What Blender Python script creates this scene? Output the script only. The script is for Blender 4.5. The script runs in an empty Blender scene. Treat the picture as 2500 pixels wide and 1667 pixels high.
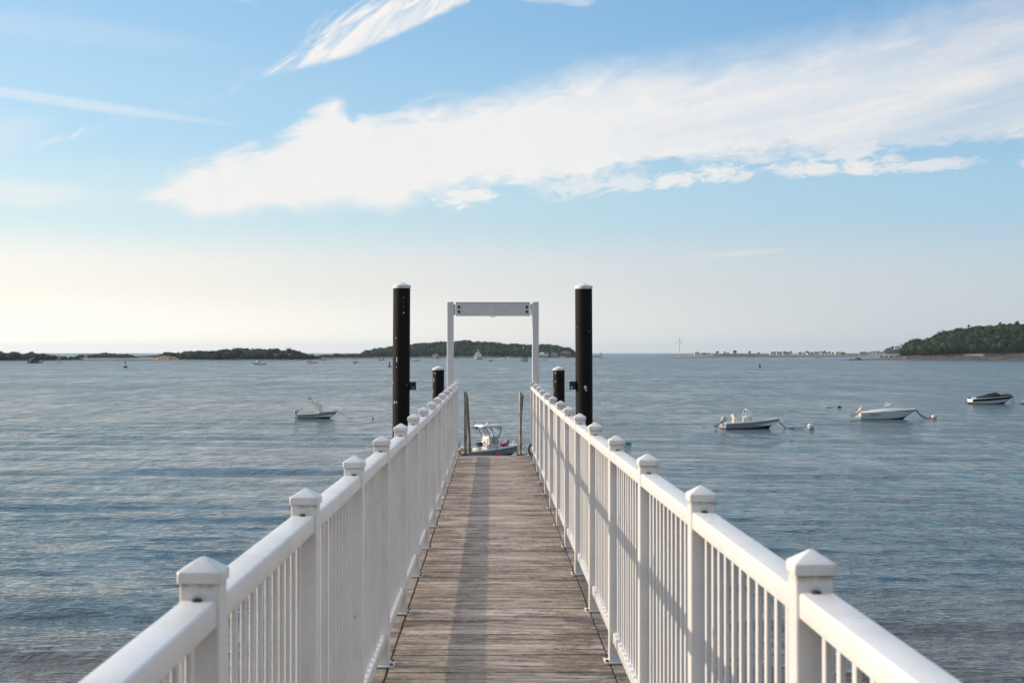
import bpy, bmesh, math, random
import numpy as np
from mathutils import Vector, Matrix, noise as mnoise

random.seed(7)
RNG = np.random.default_rng(7)
scene = bpy.context.scene
COL = scene.collection
R = math.radians

# ------------------------------------------------------------------ camera
F = 3472.0                     # focal length in photograph pixels (50 mm on 36 mm / 2500 px)
CX, CY = 1250.0, 833.5
EYE = Vector((0.0, 0.0, 8.0))  # eight metres above the water
HORIZON, VANISH = 860.2, 1201.0
cam_data = bpy.data.cameras.new("camera")
cam = bpy.data.objects.new("camera", cam_data)
COL.objects.link(cam)
cam_data.lens = 50.0
cam_data.sensor_width = 36.0
cam_data.clip_start = 0.1
cam_data.clip_end = 80000.0
cam.location = EYE
cam.rotation_euler = (math.pi / 2 + (HORIZON - CY) / F, 0.0, -(CX - VANISH) / F)
cam_data.dof.use_dof = True
cam_data.dof.focus_distance = 45.0
cam_data.dof.aperture_fstop = 10.0
scene.camera = cam
CAMROT = cam.rotation_euler.to_matrix()

def ray(px, py):
    return (CAMROT @ Vector(((px - CX) / F, -(py - CY) / F, -1.0))).normalized()

def on_level(px, py, z=0.0):
    d = ray(px, py)
    return EYE + d * ((z - EYE.z) / d.z)

def at_range(px, py, dist):
    d = ray(px, py)
    return EYE + d * (dist / math.hypot(d.x, d.y))

# ------------------------------------------------------------------ render look
scene.view_settings.view_transform = 'Standard'
scene.view_settings.look = 'None'
scene.view_settings.gamma = 1.0
scene.view_settings.use_curve_mapping = False
scene.view_settings.exposure = 0.0
scene.cycles.use_denoising = True
scene.cycles.use_adaptive_sampling = True
scene.cycles.adaptive_threshold = 0.01
scene.cycles.adaptive_min_samples = 12
scene.cycles.max_bounces = 4
scene.cycles.diffuse_bounces = 2
scene.cycles.glossy_bounces = 3
scene.cycles.volume_bounces = 0
scene.cycles.transparent_max_bounces = 12
scene.cycles.caustics_reflective = False
scene.cycles.caustics_refractive = False

# ------------------------------------------------------------------ sun and sky
SUN_AZ, SUN_EL = R(-80.0), R(17.3)      # low sun, left of the gangway and a little ahead
sun_data = bpy.data.lights.new("sun", 'SUN')
sun_data.energy = 4.2
sun_data.angle = R(0.55)
sun_data.color = (1.0, 0.86, 0.70)
sun = bpy.data.objects.new("sun", sun_data)
COL.objects.link(sun)
sdir = Vector((math.sin(SUN_AZ) * math.cos(SUN_EL), math.cos(SUN_AZ) * math.cos(SUN_EL), math.sin(SUN_EL)))
sun.rotation_euler = sdir.to_track_quat('Z', 'Y').to_euler()
sun.location = (-60, 10, 40)

class Nodes:
    """small expression builder for shader nodes"""
    def __init__(self, tree):
        self.t = tree
        self.n = tree.nodes
    def link(self, a, b):
        self.t.links.new(a, b)
    def new(self, typ, **kw):
        nd = self.n.new(typ)
        for k, v in kw.items():
            setattr(nd, k, v)
        return nd
    def put(self, sock, v):
        if hasattr(v, 'is_output'):
            self.link(v, sock)
        else:
            sock.default_value = v
    def m(self, op, a, b=0.0, c=0.0, clamp=False):
        nd = self.new('ShaderNodeMath', operation=op, use_clamp=clamp)
        for s, v in zip(nd.inputs, (a, b, c)):
            self.put(s, v)
        return nd.outputs[0]
    def ramp01(self, v, a, b):
        nd = self.new('ShaderNodeMapRange', interpolation_type='SMOOTHSTEP')
        self.put(nd.inputs['Value'], v)
        self.put(nd.inputs['From Min'], a)
        self.put(nd.inputs['From Max'], b)
        return nd.outputs[0]
    def vec(self, x, y, z):
        nd = self.new('ShaderNodeCombineXYZ')
        for s, v in zip(nd.inputs, (x, y, z)):
            self.put(s, v)
        return nd.outputs[0]
    def noise(self, v, scale=1.0, detail=4.0, rough=0.55, dist=0.0, lac=2.0):
        nd = self.new('ShaderNodeTexNoise')
        self.link(v, nd.inputs['Vector'])
        nd.inputs['Scale'].default_value = scale
        nd.inputs['Detail'].default_value = detail
        nd.inputs['Roughness'].default_value = rough
        nd.inputs['Lacunarity'].default_value = lac
        nd.inputs['Distortion'].default_value = dist
        return nd.outputs['Fac']
    def mapping(self, v, scale=(1, 1, 1), rot=(0, 0, 0), loc=(0, 0, 0)):
        nd = self.new('ShaderNodeMapping')
        self.link(v, nd.inputs['Vector'])
        nd.inputs['Scale'].default_value = scale
        nd.inputs['Rotation'].default_value = rot
        nd.inputs['Location'].default_value = loc
        return nd.outputs[0]
    def mix(self, f, a, b):
        nd = self.new('ShaderNodeMix', data_type='RGBA')
        self.put(nd.inputs[0], f)
        for s, v in ((nd.inputs[6], a), (nd.inputs[7], b)):
            if hasattr(v, 'is_output'):
                self.link(v, s)
            else:
                s.default_value = (*v, 1.0) if len(v) == 3 else v
        return nd.outputs[2]
    def curve(self, x, pts, lo, hi, vlo, vhi):
        """piecewise curve y(x); x in lo..hi, y in vlo..vhi"""
        xn = self.m('DIVIDE', self.m('SUBTRACT', x, lo), hi - lo, clamp=True)
        nd = self.new('ShaderNodeFloatCurve')
        c = nd.mapping.curves[0]
        P = [((a - lo) / (hi - lo), (b - vlo) / (vhi - vlo)) for a, b in pts]
        while len(c.points) < len(P):
            c.points.new(0.5, 0.5)
        for q, p in zip(c.points, P):
            q.location = p
            q.handle_type = 'VECTOR'
        nd.mapping.update()
        self.link(xn, nd.inputs['Value'])
        return self.m('MULTIPLY_ADD', nd.outputs[0], vhi - vlo, vlo)

world = bpy.data.worlds.new("World")
scene.world = world
world.use_nodes = True
wn = Nodes(world.node_tree)
for nd in list(wn.n):
    wn.n.remove(nd)
w_out = wn.new('ShaderNodeOutputWorld')
sky = wn.new('ShaderNodeTexSky', sky_type='NISHITA')
sky.sun_disc = False
sky.sun_elevation = SUN_EL
sky.sun_rotation = SUN_AZ
sky.altitude = 0.0
sky.air_density = 1.0
sky.dust_density = 1.2
sky.ozone_density = 2.0
SKY_STRENGTH = 0.115
tc = wn.new('ShaderNodeTexCoord')
sep = wn.new('ShaderNodeSeparateXYZ')
wn.link(tc.outputs['Generated'], sep.inputs[0])
dx, dy, dz = sep.outputs
hor = wn.m('SQRT', wn.m('ADD', wn.m('MULTIPLY', dx, dx), wn.m('MULTIPLY', dy, dy)))
el = wn.m('ARCTAN2', dz, hor)
# summer haze thickening the air towards the horizon, warmer and brighter on the sun's side
def lin(c):
    return tuple(((v / 255.0) / 12.92) if v / 255.0 <= 0.04045 else ((v / 255.0 + 0.055) / 1.055) ** 2.4 for v in c)
def air_ramp(stops):
    nd = wn.new('ShaderNodeValToRGB')
    nd.color_ramp.interpolation = 'EASE'
    r_ = nd.color_ramp
    for i, (e_, c_) in enumerate(stops):
        q = r_.elements[i] if i < 2 else r_.elements.new(0.5)
        q.position = e_ / 40.0
    for q, (e_, c_) in zip(sorted(r_.elements, key=lambda z: z.position), stops):
        k_ = c_[3] if len(c_) > 3 else 1.0
        q.color = (*(v * k_ for v in lin(c_[:3])), 1.0)
    wn.link(wn.m('DIVIDE', el, R(40.0), clamp=True), nd.inputs[0])
    return nd.outputs[0]
sunward = air_ramp([(0.0, (255, 248, 235, 1.36)), (3.0, (252, 247, 239, 1.0)), (5.5, (206, 231, 238)), (9.0, (170, 214, 241)), (14.0, (147, 198, 237)), (24.0, (140, 188, 230)), (40.0, (124, 172, 218))])
offsun = air_ramp([(0.0, (196, 205, 214)), (2.5, (196, 208, 219)), (6.0, (164, 204, 229)), (10.0, (136, 184, 223)), (14.0, (118, 170, 218)), (24.0, (112, 162, 210)), (40.0, (104, 152, 204))])
cosun = wn.m('DIVIDE', wn.m('ADD', wn.m('MULTIPLY', dx, math.sin(SUN_AZ)), wn.m('MULTIPLY', dy, math.cos(SUN_AZ))), wn.m('MAXIMUM', hor, 0.001))
air = wn.mix(wn.ramp01(cosun, -0.30, 0.62), offsun, sunward)
# bright hazy glow of the air round the sun itself, fading out well before the view
cos3 = wn.m('ADD', wn.m('ADD', wn.m('MULTIPLY', dx, sdir.x), wn.m('MULTIPLY', dy, sdir.y)), wn.m('MULTIPLY', dz, sdir.z))
ang = wn.m('ARCCOSINE', wn.m('MINIMUM', wn.m('MAXIMUM', cos3, -1.0), 1.0))
glow = wn.m('MULTIPLY', wn.m('EXPONENT', wn.m('DIVIDE', ang, -0.30)), 3.2)
glowc = wn.new('ShaderNodeMix', data_type='RGBA', blend_type='ADD')
glowc.inputs[0].default_value = 1.0
gv = wn.new('ShaderNodeVectorMath', operation='SCALE')
gv.inputs[0].default_value = (1.0, 0.87, 0.68)
wn.link(glow, gv.inputs['Scale'])
wn.link(air, glowc.inputs[6])
wn.link(gv.outputs[0], glowc.inputs[7])
air = glowc.outputs[2]
skyadd = wn.new('ShaderNodeMix', data_type='RGBA')
skyadd.inputs[0].default_value = 0.88
scl = wn.new('ShaderNodeMix', data_type='RGBA', blend_type='MULTIPLY')
scl.inputs[0].default_value = 1.0
wn.link(sky.outputs[0], scl.inputs[6])
scl.inputs[7].default_value = (SKY_STRENGTH * 1.6, SKY_STRENGTH * 1.6, SKY_STRENGTH * 1.6, 1)
wn.link(scl.outputs[2], skyadd.inputs[6])
wn.link(air, skyadd.inputs[7])
bg_sky = wn.new('ShaderNodeBackground')
bg_sky.inputs['Strength'].default_value = 1.0
wn.link(skyadd.outputs[2], bg_sky.inputs['Color'])
# cirrus: placed by compass bearing and height above the horizon
az = wn.m('ARCTAN2', dx, dy)
AX = wn.m('MULTIPLY_ADD', az, F, VANISH)          # bearing, in steps of 1/3472 rad
AY = wn.m('MULTIPLY_ADD', el, -F, HORIZON)        # height, same steps, falling upward
LO, HI, VLO, VHI = -1500.0, 4000.0, -700.0, 900.0
a_tilt = R(-11.0)
SX = wn.m('ADD', wn.m('MULTIPLY', AX, math.cos(a_tilt)), wn.m('MULTIPLY', AY, math.sin(a_tilt)))
SY = wn.m('SUBTRACT', wn.m('MULTIPLY', AY, math.cos(a_tilt)), wn.m('MULTIPLY', AX, math.sin(a_tilt)))
# note: the bank climbs to the right, so its grain is turned with it
nv = wn.vec(wn.m('DIVIDE', SX, 420.0), wn.m('DIVIDE', SY, 95.0), 3.3)
n_big = wn.m('SUBTRACT', wn.noise(nv, 1.0, 5.0, 0.55, 0.6), 0.5)
nv2 = wn.vec(wn.m('DIVIDE', SX, 110.0), wn.m('DIVIDE', SY, 48.0), 7.9)
n_mid = wn.m('SUBTRACT', wn.noise(nv2, 1.0, 6.0, 0.62, 0.8), 0.5)
nv3 = wn.vec(wn.m('DIVIDE', SX, 900.0), wn.m('DIVIDE', SY, 60.0), 1.7)
n_str = wn.m('SUBTRACT', wn.noise(nv3, 1.0, 5.0, 0.6, 0.4), 0.5)
nv4 = wn.vec(wn.m('DIVIDE', AX, 46.0), wn.m('DIVIDE', AY, 17.0), 11.3)
n_fine = wn.m('SUBTRACT', wn.noise(nv4, 1.0, 5.0, 0.65, 0.9), 0.5)
UP = wn.curve(AX, [(-1500, 640), (-200, 560), (250, 525), (324, 492), (384, 466), (466, 410), (548, 384), (647, 360), (713, 318),
                   (768, 268), (823, 240), (866, 282), (987, 256), (1097, 228), (1250, 192), (1414, 150), (1689, 116),
                   (1963, 72), (2128, 44), (2500, -40), (3200, -250), (4000, -420)], LO, HI, VLO, VHI)
DN = wn.curve(AX, [(-1500, 640), (-200, 562), (250, 527), (324, 508), (439, 527), (490, 560), (603, 537), (686, 524), (823, 524), (960, 518),
                   (1053, 488), (1250, 458), (1387, 462), (1486, 440), (1634, 415), (1798, 406), (1936, 404), (2155, 388),
                   (2500, 384), (3200, 350), (4000, 310)], LO, HI, VLO, VHI)
SOFTU = wn.curve(AX, [(-1500, 40), (900, 46), (1250, 90), (1700, 150), (2500, 190), (4000, 220)], LO, HI, VLO, VHI)
du = wn.m('ADD', wn.m('SUBTRACT', AY, UP), wn.m('ADD', wn.m('MULTIPLY', n_mid, 95.0), wn.m('MULTIPLY', n_big, 60.0)))
ragged = wn.m('MULTIPLY', wn.m('ADD', wn.m('MULTIPLY', n_fine, 75.0), wn.m('MULTIPLY', n_str, 60.0)), wn.ramp01(AX, 850.0, 1350.0))
dd = wn.m('ADD', wn.m('ADD', wn.m('SUBTRACT', DN, AY), ragged), wn.m('ADD', wn.m('MULTIPLY', n_mid, 80.0), wn.m('MULTIPLY', n_big, 60.0)))
bank = wn.m('MULTIPLY', wn.ramp01(wn.m('DIVIDE', du, SOFTU), -0.1, 1.0), wn.ramp01(dd, -8.0, 42.0))
fade_r = wn.ramp01(AX, 1150.0, 2500.0)
inner = wn.m('SUBTRACT', 0.96, wn.m('MULTIPLY', wn.m('MULTIPLY_ADD', fade_r, 1.15, 0.16),
             wn.m('MULTIPLY_ADD', wn.m('ADD', n_str, wn.m('MULTIPLY', n_big, 0.7)), 0.95, 0.26, clamp=True)))
grain = wn.m('MULTIPLY_ADD', wn.m('ADD', n_mid, wn.m('MULTIPLY', n_fine, 0.6)), 0.30, 0.98)
bank = wn.m('MULTIPLY', wn.m('MULTIPLY', bank, wn.m('MAXIMUM', inner, 0.0)), grain, clamp=True)
# feather streak above the bank
FL = wn.curve(AX, [(-1500, 900), (560, 260), (600, 222), (631, 212), (713, 194), (834, 163), (943, 116), (1042, 72), (1141, 26), (1300, -80), (4000, -700)], LO, HI, VLO, VHI)
FU = wn.curve(AX, [(-1500, 900), (560, 262), (600, 205), (631, 192), (700, 160), (757, 112), (800, 66), (900, 10), (1000, -40), (1200, -130), (1400, -220), (4000, -700)], LO, HI, VLO, VHI)
b_tilt = R(-38.0)
TX = wn.m('ADD', wn.m('MULTIPLY', AX, math.cos(b_tilt)), wn.m('MULTIPLY', AY, math.sin(b_tilt)))
TY = wn.m('SUBTRACT', wn.m('MULTIPLY', AY, math.cos(b_tilt)), wn.m('MULTIPLY', AX, math.sin(b_tilt)))
fnv = wn.vec(wn.m('DIVIDE', TX, 150.0), wn.m('DIVIDE', TY, 30.0), 5.1)
n_f = wn.noise(fnv, 1.0, 5.0, 0.6, 1.3)
fl = wn.ramp01(wn.m('ADD', wn.m('SUBTRACT', FL, AY), wn.m('MULTIPLY', n_mid, 26.0)), -4.0, 15.0)
fu = wn.ramp01(wn.m('ADD', wn.m('SUBTRACT', AY, FU), wn.m('MULTIPLY', wn.m('SUBTRACT', n_f, 0.5), 190.0)), -25.0, 85.0)
feather = wn.m('MULTIPLY', wn.m('MULTIPLY', fl, fu), wn.m('MULTIPLY_ADD', n_f, 1.5, 0.06, clamp=True))
feather = wn.m('MULTIPLY', feather, wn.m('SUBTRACT', 1.0, wn.ramp01(AX, 1080.0, 1420.0)))

def puff(xc, yc, hx, hy, alpha, slope=0.0, rough=0.9):
    ex = wn.m('DIVIDE', wn.m('SUBTRACT', AX, xc), hx)
    ey = wn.m('DIVIDE', wn.m('SUBTRACT', wn.m('SUBTRACT', AY, yc), wn.m('MULTIPLY', wn.m('SUBTRACT', AX, xc), slope)), hy)
    d2 = wn.m('ADD', wn.m('MULTIPLY', ex, ex), wn.m('MULTIPLY', ey, ey))
    d2 = wn.m('SUBTRACT', d2, wn.m('MULTIPLY', wn.m('ADD', n_mid, n_fine), rough * 3.2))
    return wn.m('MULTIPLY', wn.m('SUBTRACT', 1.0, wn.ramp01(d2, 0.0, 1.5)), alpha)

dens = wn.m('MAXIMUM', bank, feather)
for args in [(1130, 486, 80, 24, .85, -.12, 1.2), (1400, 462, 85, 26, .6, -.15, 1.3), (1535, 448, 60, 22, .6, -.1, 1.4), (1640, 444, 60, 22, .8, -.1, 1.3),
             (1755, 428, 65, 22, .8, -.05, 1.3), (1800, 440, 40, 14, .6, .0, 1.4), (1960, 424, 110, 20, .8, .02, 1.3), (2110, 420, 90, 22, .85, -.05, 1.2), (2230, 424, 110, 15, .7, -.05, 1.4),
             (2080, 388, 80, 26, .7, -.15, 1.2), (2490, 426, 45, 18, .75, .05, 1.2), (1800, 622, 130, 7, .22, -.06, .3),
             (180, 280, 380, 13, .36, .10, .3), (120, 118, 420, 34, .12, .05, .3), (-40, 500, 320, 36, .50, -.02, .6),
             (-60, 400, 220, 60, .30, -.3, .3), (1330, 10, 120, 14, .4, .1), (520, 10, 110, 14, .30, .2, .5)]:
    dens = wn.m('MAXIMUM', dens, puff(*args))
# the same kind of thin cloud over the rest of the sky, behind and above the view
pv = wn.vec(wn.m('DIVIDE', dx, wn.m('ADD', wn.m('ABSOLUTE', dz), 0.12)), wn.m('DIVIDE', dy, wn.m('ADD', wn.m('ABSOLUTE', dz), 0.12)), 0.0)
pv = wn.mapping(pv, (0.55, 1.6, 1.0), (0, 0, R(25)))
n_over = wn.noise(pv, 1.0, 6.0, 0.6, 0.7)
over = wn.m('MULTIPLY', wn.ramp01(n_over, 0.38, 0.62), 0.8)
aside = wn.m('MAXIMUM', wn.ramp01(wn.m('ABSOLUTE', wn.m('SUBTRACT', AX, 1250.0)), 1500.0, 2300.0), wn.ramp01(AY, -60.0, -420.0))
over = wn.m('MULTIPLY', over, wn.m('MULTIPLY', aside, wn.ramp01(el, 0.03, 0.12)))
dens = wn.m('MAXIMUM', dens, over)
bg_cloud = wn.new('ShaderNodeBackground')
bg_cloud.inputs['Color'].default_value = (1.0, 0.965, 0.94, 1.0)
sunside = wn.m('ADD', wn.m('MULTIPLY', dx, math.sin(SUN_AZ)), wn.m('MULTIPLY', dy, math.cos(SUN_AZ)))
wn.link(wn.m('MULTIPLY_ADD', wn.ramp01(sunside, -1.0, 0.15), 0.36, 0.58), bg_cloud.inputs['Strength'])
mixw = wn.new('ShaderNodeMixShader')
wn.link(dens, mixw.inputs[0])
wn.link(bg_sky.outputs[0], mixw.inputs[1])
wn.link(bg_cloud.outputs[0], mixw.inputs[2])
wn.link(mixw.outputs[0], w_out.inputs['Surface'])
world.cycles.sampling_method = 'NONE'

# ------------------------------------------------------------------ materials
MATS = {}
def new_mat(name):
    m = bpy.data.materials.new(name)
    m.use_nodes = True
    MATS[name] = m
    k = Nodes(m.node_tree)
    bsdf = k.n['Principled BSDF']
    return m, k, bsdf

def plain(name, col, rough=0.5, vary=0.12, scale=6.0, metal=0.0, bump=0.0, dark=None, spec=0.5):
    """base colour broken up by procedural noise"""
    m, k, b = new_mat(name)
    t = k.new('ShaderNodeTexCoord')
    f = k.noise(t.outputs['Object'], scale, 5.0, 0.6)
    d = dark or tuple(c * (1 - vary * 2.2) for c in col)
    l = tuple(min(1.0, c * (1 + vary * 0.6)) for c in col)
    c = k.mix(k.ramp01(f, 0.3, 0.68), d, l)
    k.link(c, b.inputs['Base Color'])
    k.link(k.m('MULTIPLY_ADD', f, 0.25, rough - 0.12), b.inputs['Roughness'])
    b.inputs['Metallic'].default_value = metal
    b.inputs['Specular IOR Level'].default_value = spec
    if bump:
        bp = k.new('ShaderNodeBump')
        bp.inputs['Strength'].default_value = bump
        bp.inputs['Distance'].default_value = 0.02
        k.link(k.noise(t.outputs['Object'], scale * 6, 4.0, 0.6), bp.inputs['Height'])
        k.link(bp.outputs[0], b.inputs['Normal'])
    return m

def make_white_paint():
    m, k, b = new_mat('white_paint')
    t = k.new('ShaderNodeTexCoord')
    g = k.new('ShaderNodeNewGeometry')
    f = k.noise(g.outputs['Position'], 3.0, 6.0, 0.65)
    f2 = k.noise(k.mapping(g.outputs['Position'], (40, 40, 5)), 1.0, 4.0, 0.6)
    spots = k.ramp01(k.noise(g.outputs['Position'], 26.0, 2.0, 0.4), 0.74, 0.78)
    c = k.mix(k.ramp01(f, 0.35, 0.75), (0.80, 0.765, 0.735), (0.69, 0.655, 0.62))
    c = k.mix(k.m('MULTIPLY', k.ramp01(f2, 0.56, 0.78), 0.30), c, (0.50, 0.47, 0.42))
    c = k.mix(k.m('MULTIPLY', spots, 0.6), c, (0.33, 0.29, 0.24))
    so = k.new('ShaderNodeSeparateXYZ')
    k.link(t.outputs['Object'], so.inputs[0])
    # tan water stain creeping out from under the post caps
    seam = k.m('MULTIPLY', k.ramp01(so.outputs[2], 1.124, 1.139), k.ramp01(k.noise(g.outputs['Position'], 38.0, 3.0, 0.6), 0.35, 0.6))
    c = k.mix(k.m('MULTIPLY', seam, 0.75), c, (0.34, 0.27, 0.17))
    k.link(c, b.inputs['Base Color'])
    k.link(k.m('MULTIPLY_ADD', f, 0.3, 0.22), b.inputs['Roughness'])
    bp = k.new('ShaderNodeBump')
    bp.inputs['Strength'].default_value = 0.06
    bp.inputs['Distance'].default_value = 0.01
    k.link(k.noise(g.outputs['Position'], 90.0, 3.0, 0.5), bp.inputs['Height'])
    k.link(bp.outputs[0], b.inputs['Normal'])
make_white_paint()

def make_wood(name, worn_edges):
    m, k, b = new_mat(name)
    t = k.new('ShaderNodeTexCoord')
    oi = k.new('ShaderNodeObjectInfo')
    g = k.new('ShaderNodeNewGeometry')
    r = oi.outputs['Random']
    off = k.vec(k.m('MULTIPLY', r, 37.0), k.m('MULTIPLY', r, 91.0), k.m('MULTIPLY', r, 13.0))
    va = k.new('ShaderNodeVectorMath', operation='ADD')
    k.link(t.outputs['Object'], va.inputs[0])
    k.link(off, va.inputs[1])
    v = va.outputs[0]
    grain = k.noise(k.mapping(v, (5.0, 75, 75)), 1.0, 6.0, 0.7, 0.4)
    fine = k.noise(k.mapping(v, (30, 190, 190)), 1.0, 4.0, 0.7)
    blot = k.noise(k.mapping(g.outputs['Position'], (2.6, 4.5, 1)), 1.0, 7.0, 0.7)
    speck = k.noise(k.mapping(g.outputs['Position'], (22, 60, 20)), 1.0, 5.0, 0.75)
    big = k.noise(k.mapping(g.outputs['Position'], (0.9, 0.5, 1)), 1.0, 3.0, 0.5)
    c = k.mix(k.ramp01(grain, 0.30, 0.70), (0.33, 0.245, 0.195), (0.74, 0.60, 0.50))
    c = k.mix(k.m('MULTIPLY', k.ramp01(fine, 0.45, 0.72), 0.5), c, (0.16, 0.125, 0.105))
    # feet keep the middle of the walk clean; mildew holds on towards both sides
    sx_ = k.new('ShaderNodeSeparateXYZ')
    k.link(g.outputs['Position'], sx_.inputs[0])
    side = k.ramp01(k.m('ABSOLUTE', k.m('SUBTRACT', sx_.outputs[0], 0.06)), 0.12, 0.50)
    mil = k.m('ADD', k.m('ADD', k.m('MULTIPLY', blot, 0.60), k.m('MULTIPLY', speck, 0.55)), k.m('MULTIPLY', side, 0.055))
    c = k.mix(k.m('MULTIPLY', k.ramp01(mil, 0.56, 0.67), 0.72), c, (0.095, 0.070, 0.050))
    c = k.mix(k.m('MULTIPLY', k.ramp01(big, 0.46, 0.64), 0.35), c, (0.25, 0.21, 0.14))
    so = k.new('ShaderNodeSeparateXYZ')
    k.link(t.outputs['Object'], so.inputs[0])
    # grime caught along the worn board edges
    edge = k.ramp01(k.m('ADD', k.m('ABSOLUTE', so.outputs[1]), k.m('MULTIPLY', k.m('SUBTRACT', speck, 0.5), 0.010)), 0.0585, 0.0665)
    c = k.mix(k.m('MULTIPLY', edge, 0.85 if worn_edges else 0.0), c, (0.05, 0.04, 0.034))
    hv = k.new('ShaderNodeHueSaturation')
    k.link(c, hv.inputs['Color'])
    k.link(k.m('MULTIPLY_ADD', r, 0.42, 0.80), hv.inputs['Value'])
    k.link(hv.outputs[0], b.inputs['Base Color'])
    b.inputs['Roughness'].default_value = 0.8
    b.inputs['Specular IOR Level'].default_value = 0.3
    bp = k.new('ShaderNodeBump')
    bp.inputs['Strength'].default_value = 0.55
    bp.inputs['Distance'].default_value = 0.006
    k.link(k.m('ADD', grain, k.m('MULTIPLY', fine, 0.6)), bp.inputs['Height'])
    k.link(bp.outputs[0], b.inputs['Normal'])
make_wood('deck_wood', True)
make_wood('edge_wood', False)

def make_pile():
    m, k, b = new_mat('pile_sleeve')
    t = k.new('ShaderNodeTexCoord')
    oi = k.new('ShaderNodeObjectInfo')
    va = k.new('ShaderNodeVectorMath', operation='ADD')
    k.link(t.outputs['Object'], va.inputs[0])
    k.link(k.vec(k.m('MULTIPLY', oi.outputs['Random'], 50.0), 0.0, 0.0), va.inputs[1])
    v = va.outputs[0]
    f = k.noise(k.mapping(v, (5, 5, 1.2)), 1.0, 6.0, 0.65)
    c = k.mix(f, (0.006, 0.005, 0.005), (0.024, 0.018, 0.015))
    ch = k.noise(k.mapping(v, (9, 9, 5)), 1.0, 3.0, 0.55, 0.6)
    gate = k.ramp01(k.noise(k.mapping(v, (1.5, 1.5, 0.9)), 1.0, 2.0, 0.5), 0.50, 0.62)
    c = k.mix(k.m('MULTIPLY', k.ramp01(ch, 0.735, 0.75), gate), c, (0.62, 0.55, 0.47))
    k.link(c, b.inputs['Base Color'])
    k.link(k.m('MULTIPLY_ADD', f, 0.3, 0.48), b.inputs['Roughness'])
    b.inputs['Specular IOR Level'].default_value = 0.12
make_pile()

def make_water():
    m, k, b = new_mat('sea_water')
    g = k.new('ShaderNodeNewGeometry')
    P = g.outputs['Position']
    sp = k.new('ShaderNodeSeparateXYZ')
    k.link(P, sp.inputs[0])
    dist = k.m('SQRT', k.m('ADD', k.m('MULTIPLY', sp.outputs[0], sp.outputs[0]), k.m('MULTIPLY', sp.outputs[1], sp.outputs[1])))
    # shallow sandy bottom near the shore behind the viewer, deeper and bluer outward
    sh = k.m('ADD', sp.outputs[1], k.m('MULTIPLY', k.m('SUBTRACT', k.noise(k.mapping(P, (0.05, 0.16, 1)), 1.0, 4.0, 0.6), 0.5), 46.0))
    shallow = k.m('SUBTRACT', 1.0, k.ramp01(sh, 22.0, 58.0))
    c = k.mix(shallow, (0.024, 0.060, 0.075), (0.15, 0.105, 0.072))
    k.link(c, b.inputs['Base Color'])
    b.inputs['IOR'].default_value = 1.333
        # wind patches: ripples stronger here, calmer there
    wp = k.noise(k.mapping(P, (0.004, 0.02, 1)), 1.0, 4.0, 0.6)
    gust = k.ramp01(wp, 0.3, 0.7)
    n1 = k.noise(k.mapping(P, (1.7, 5.2, 1), (0, 0, R(8))), 1.0, 3.0, 0.6, 0.3)
    n2 = k.noise(k.mapping(P, (0.55, 1.3, 1), (0, 0, R(-6))), 1.0, 3.0, 0.6, 0.3)
    n3 = k.noise(k.mapping(P, (0.10, 0.30, 1), (0, 0, R(4))), 1.0, 4.0, 0.65)
    far = k.ramp01(dist, 40.0, 220.0)
    h = k.m('ADD', k.m('MULTIPLY', n1, 0.095), k.m('MULTIPLY', n2, k.m('MULTIPLY_ADD', far, 0.36, 0.09)))
    h = k.m('ADD', h, k.m('MULTIPLY', n3, k.m('MULTIPLY', far, 0.95)))
    # waves come in groups: short bunches of steeper chop between flatter lanes
    gA = k.noise(k.mapping(P, (0.42, 0.12, 1), (0, 0, R(5))), 1.0, 4.0, 0.7)
    gB = k.noise(k.mapping(P, (0.085, 0.022, 1), (0, 0, R(-4))), 1.0, 5.0, 0.72)
    grp = k.ramp01(k.m('ADD', k.m('MULTIPLY', gA, 0.5), k.m('MULTIPLY', gB, 0.5)), 0.36, 0.64)
    h = k.m('MULTIPLY', h, k.m('ADD', k.m('MULTIPLY_ADD', gust, 0.35, 0.35), k.m('MULTIPLY', grp, 0.9)))
    bp = k.new('ShaderNodeBump')
    bp.inputs['Strength'].default_value = 1.0
    bp.inputs['Distance'].default_value = 1.0
    k.link(h, bp.inputs['Height'])
    k.link(bp.outputs[0], b.inputs['Normal'])
    # ripples too small to be modelled out there make the surface rougher
    rf = k.m('ADD', k.m('MULTIPLY_ADD', k.ramp01(dist, 40.0, 300.0), 0.15, 0.05), k.m('MULTIPLY', k.ramp01(dist, 300.0, 1500.0), 0.05))
    rf = k.m('ADD', rf, k.m('MULTIPLY', k.m('ADD', k.m('MULTIPLY', k.m('SUBTRACT', gust, 0.5), 0.05), k.m('MULTIPLY', k.m('SUBTRACT', grp, 0.5), 0.13)), far))
    k.link(rf, b.inputs['Roughness'])
make_water()

def make_foliage(name, dark, light, brown=0.0):
    m, k, b = new_mat(name)
    g = k.new('ShaderNodeNewGeometry')
    at = k.new('ShaderNodeAttribute', attribute_name='tint')
    f = k.noise(g.outputs['Position'], 0.55, 5.0, 0.7)
    t = k.m('ADD', k.m('MULTIPLY', at.outputs['Fac'], 0.65), k.m('MULTIPLY', k.m('SUBTRACT', f, 0.5), 1.1))
    c = k.mix(k.ramp01(t, 0.0, 0.75), dark, light)
    if brown:
        c = k.mix(k.m('MULTIPLY', k.ramp01(k.noise(g.outputs['Position'], 0.08, 2.0, 0.5), 0.58, 0.72), brown), c, (0.075, 0.055, 0.03))
    k.link(c, b.inputs['Base Color'])
    b.inputs['Roughness'].default_value = 0.85
    b.inputs['Specular IOR Level'].default_value = 0.2
make_foliage('wood_foliage', (0.012, 0.024, 0.012), (0.040, 0.064, 0.026))
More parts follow.
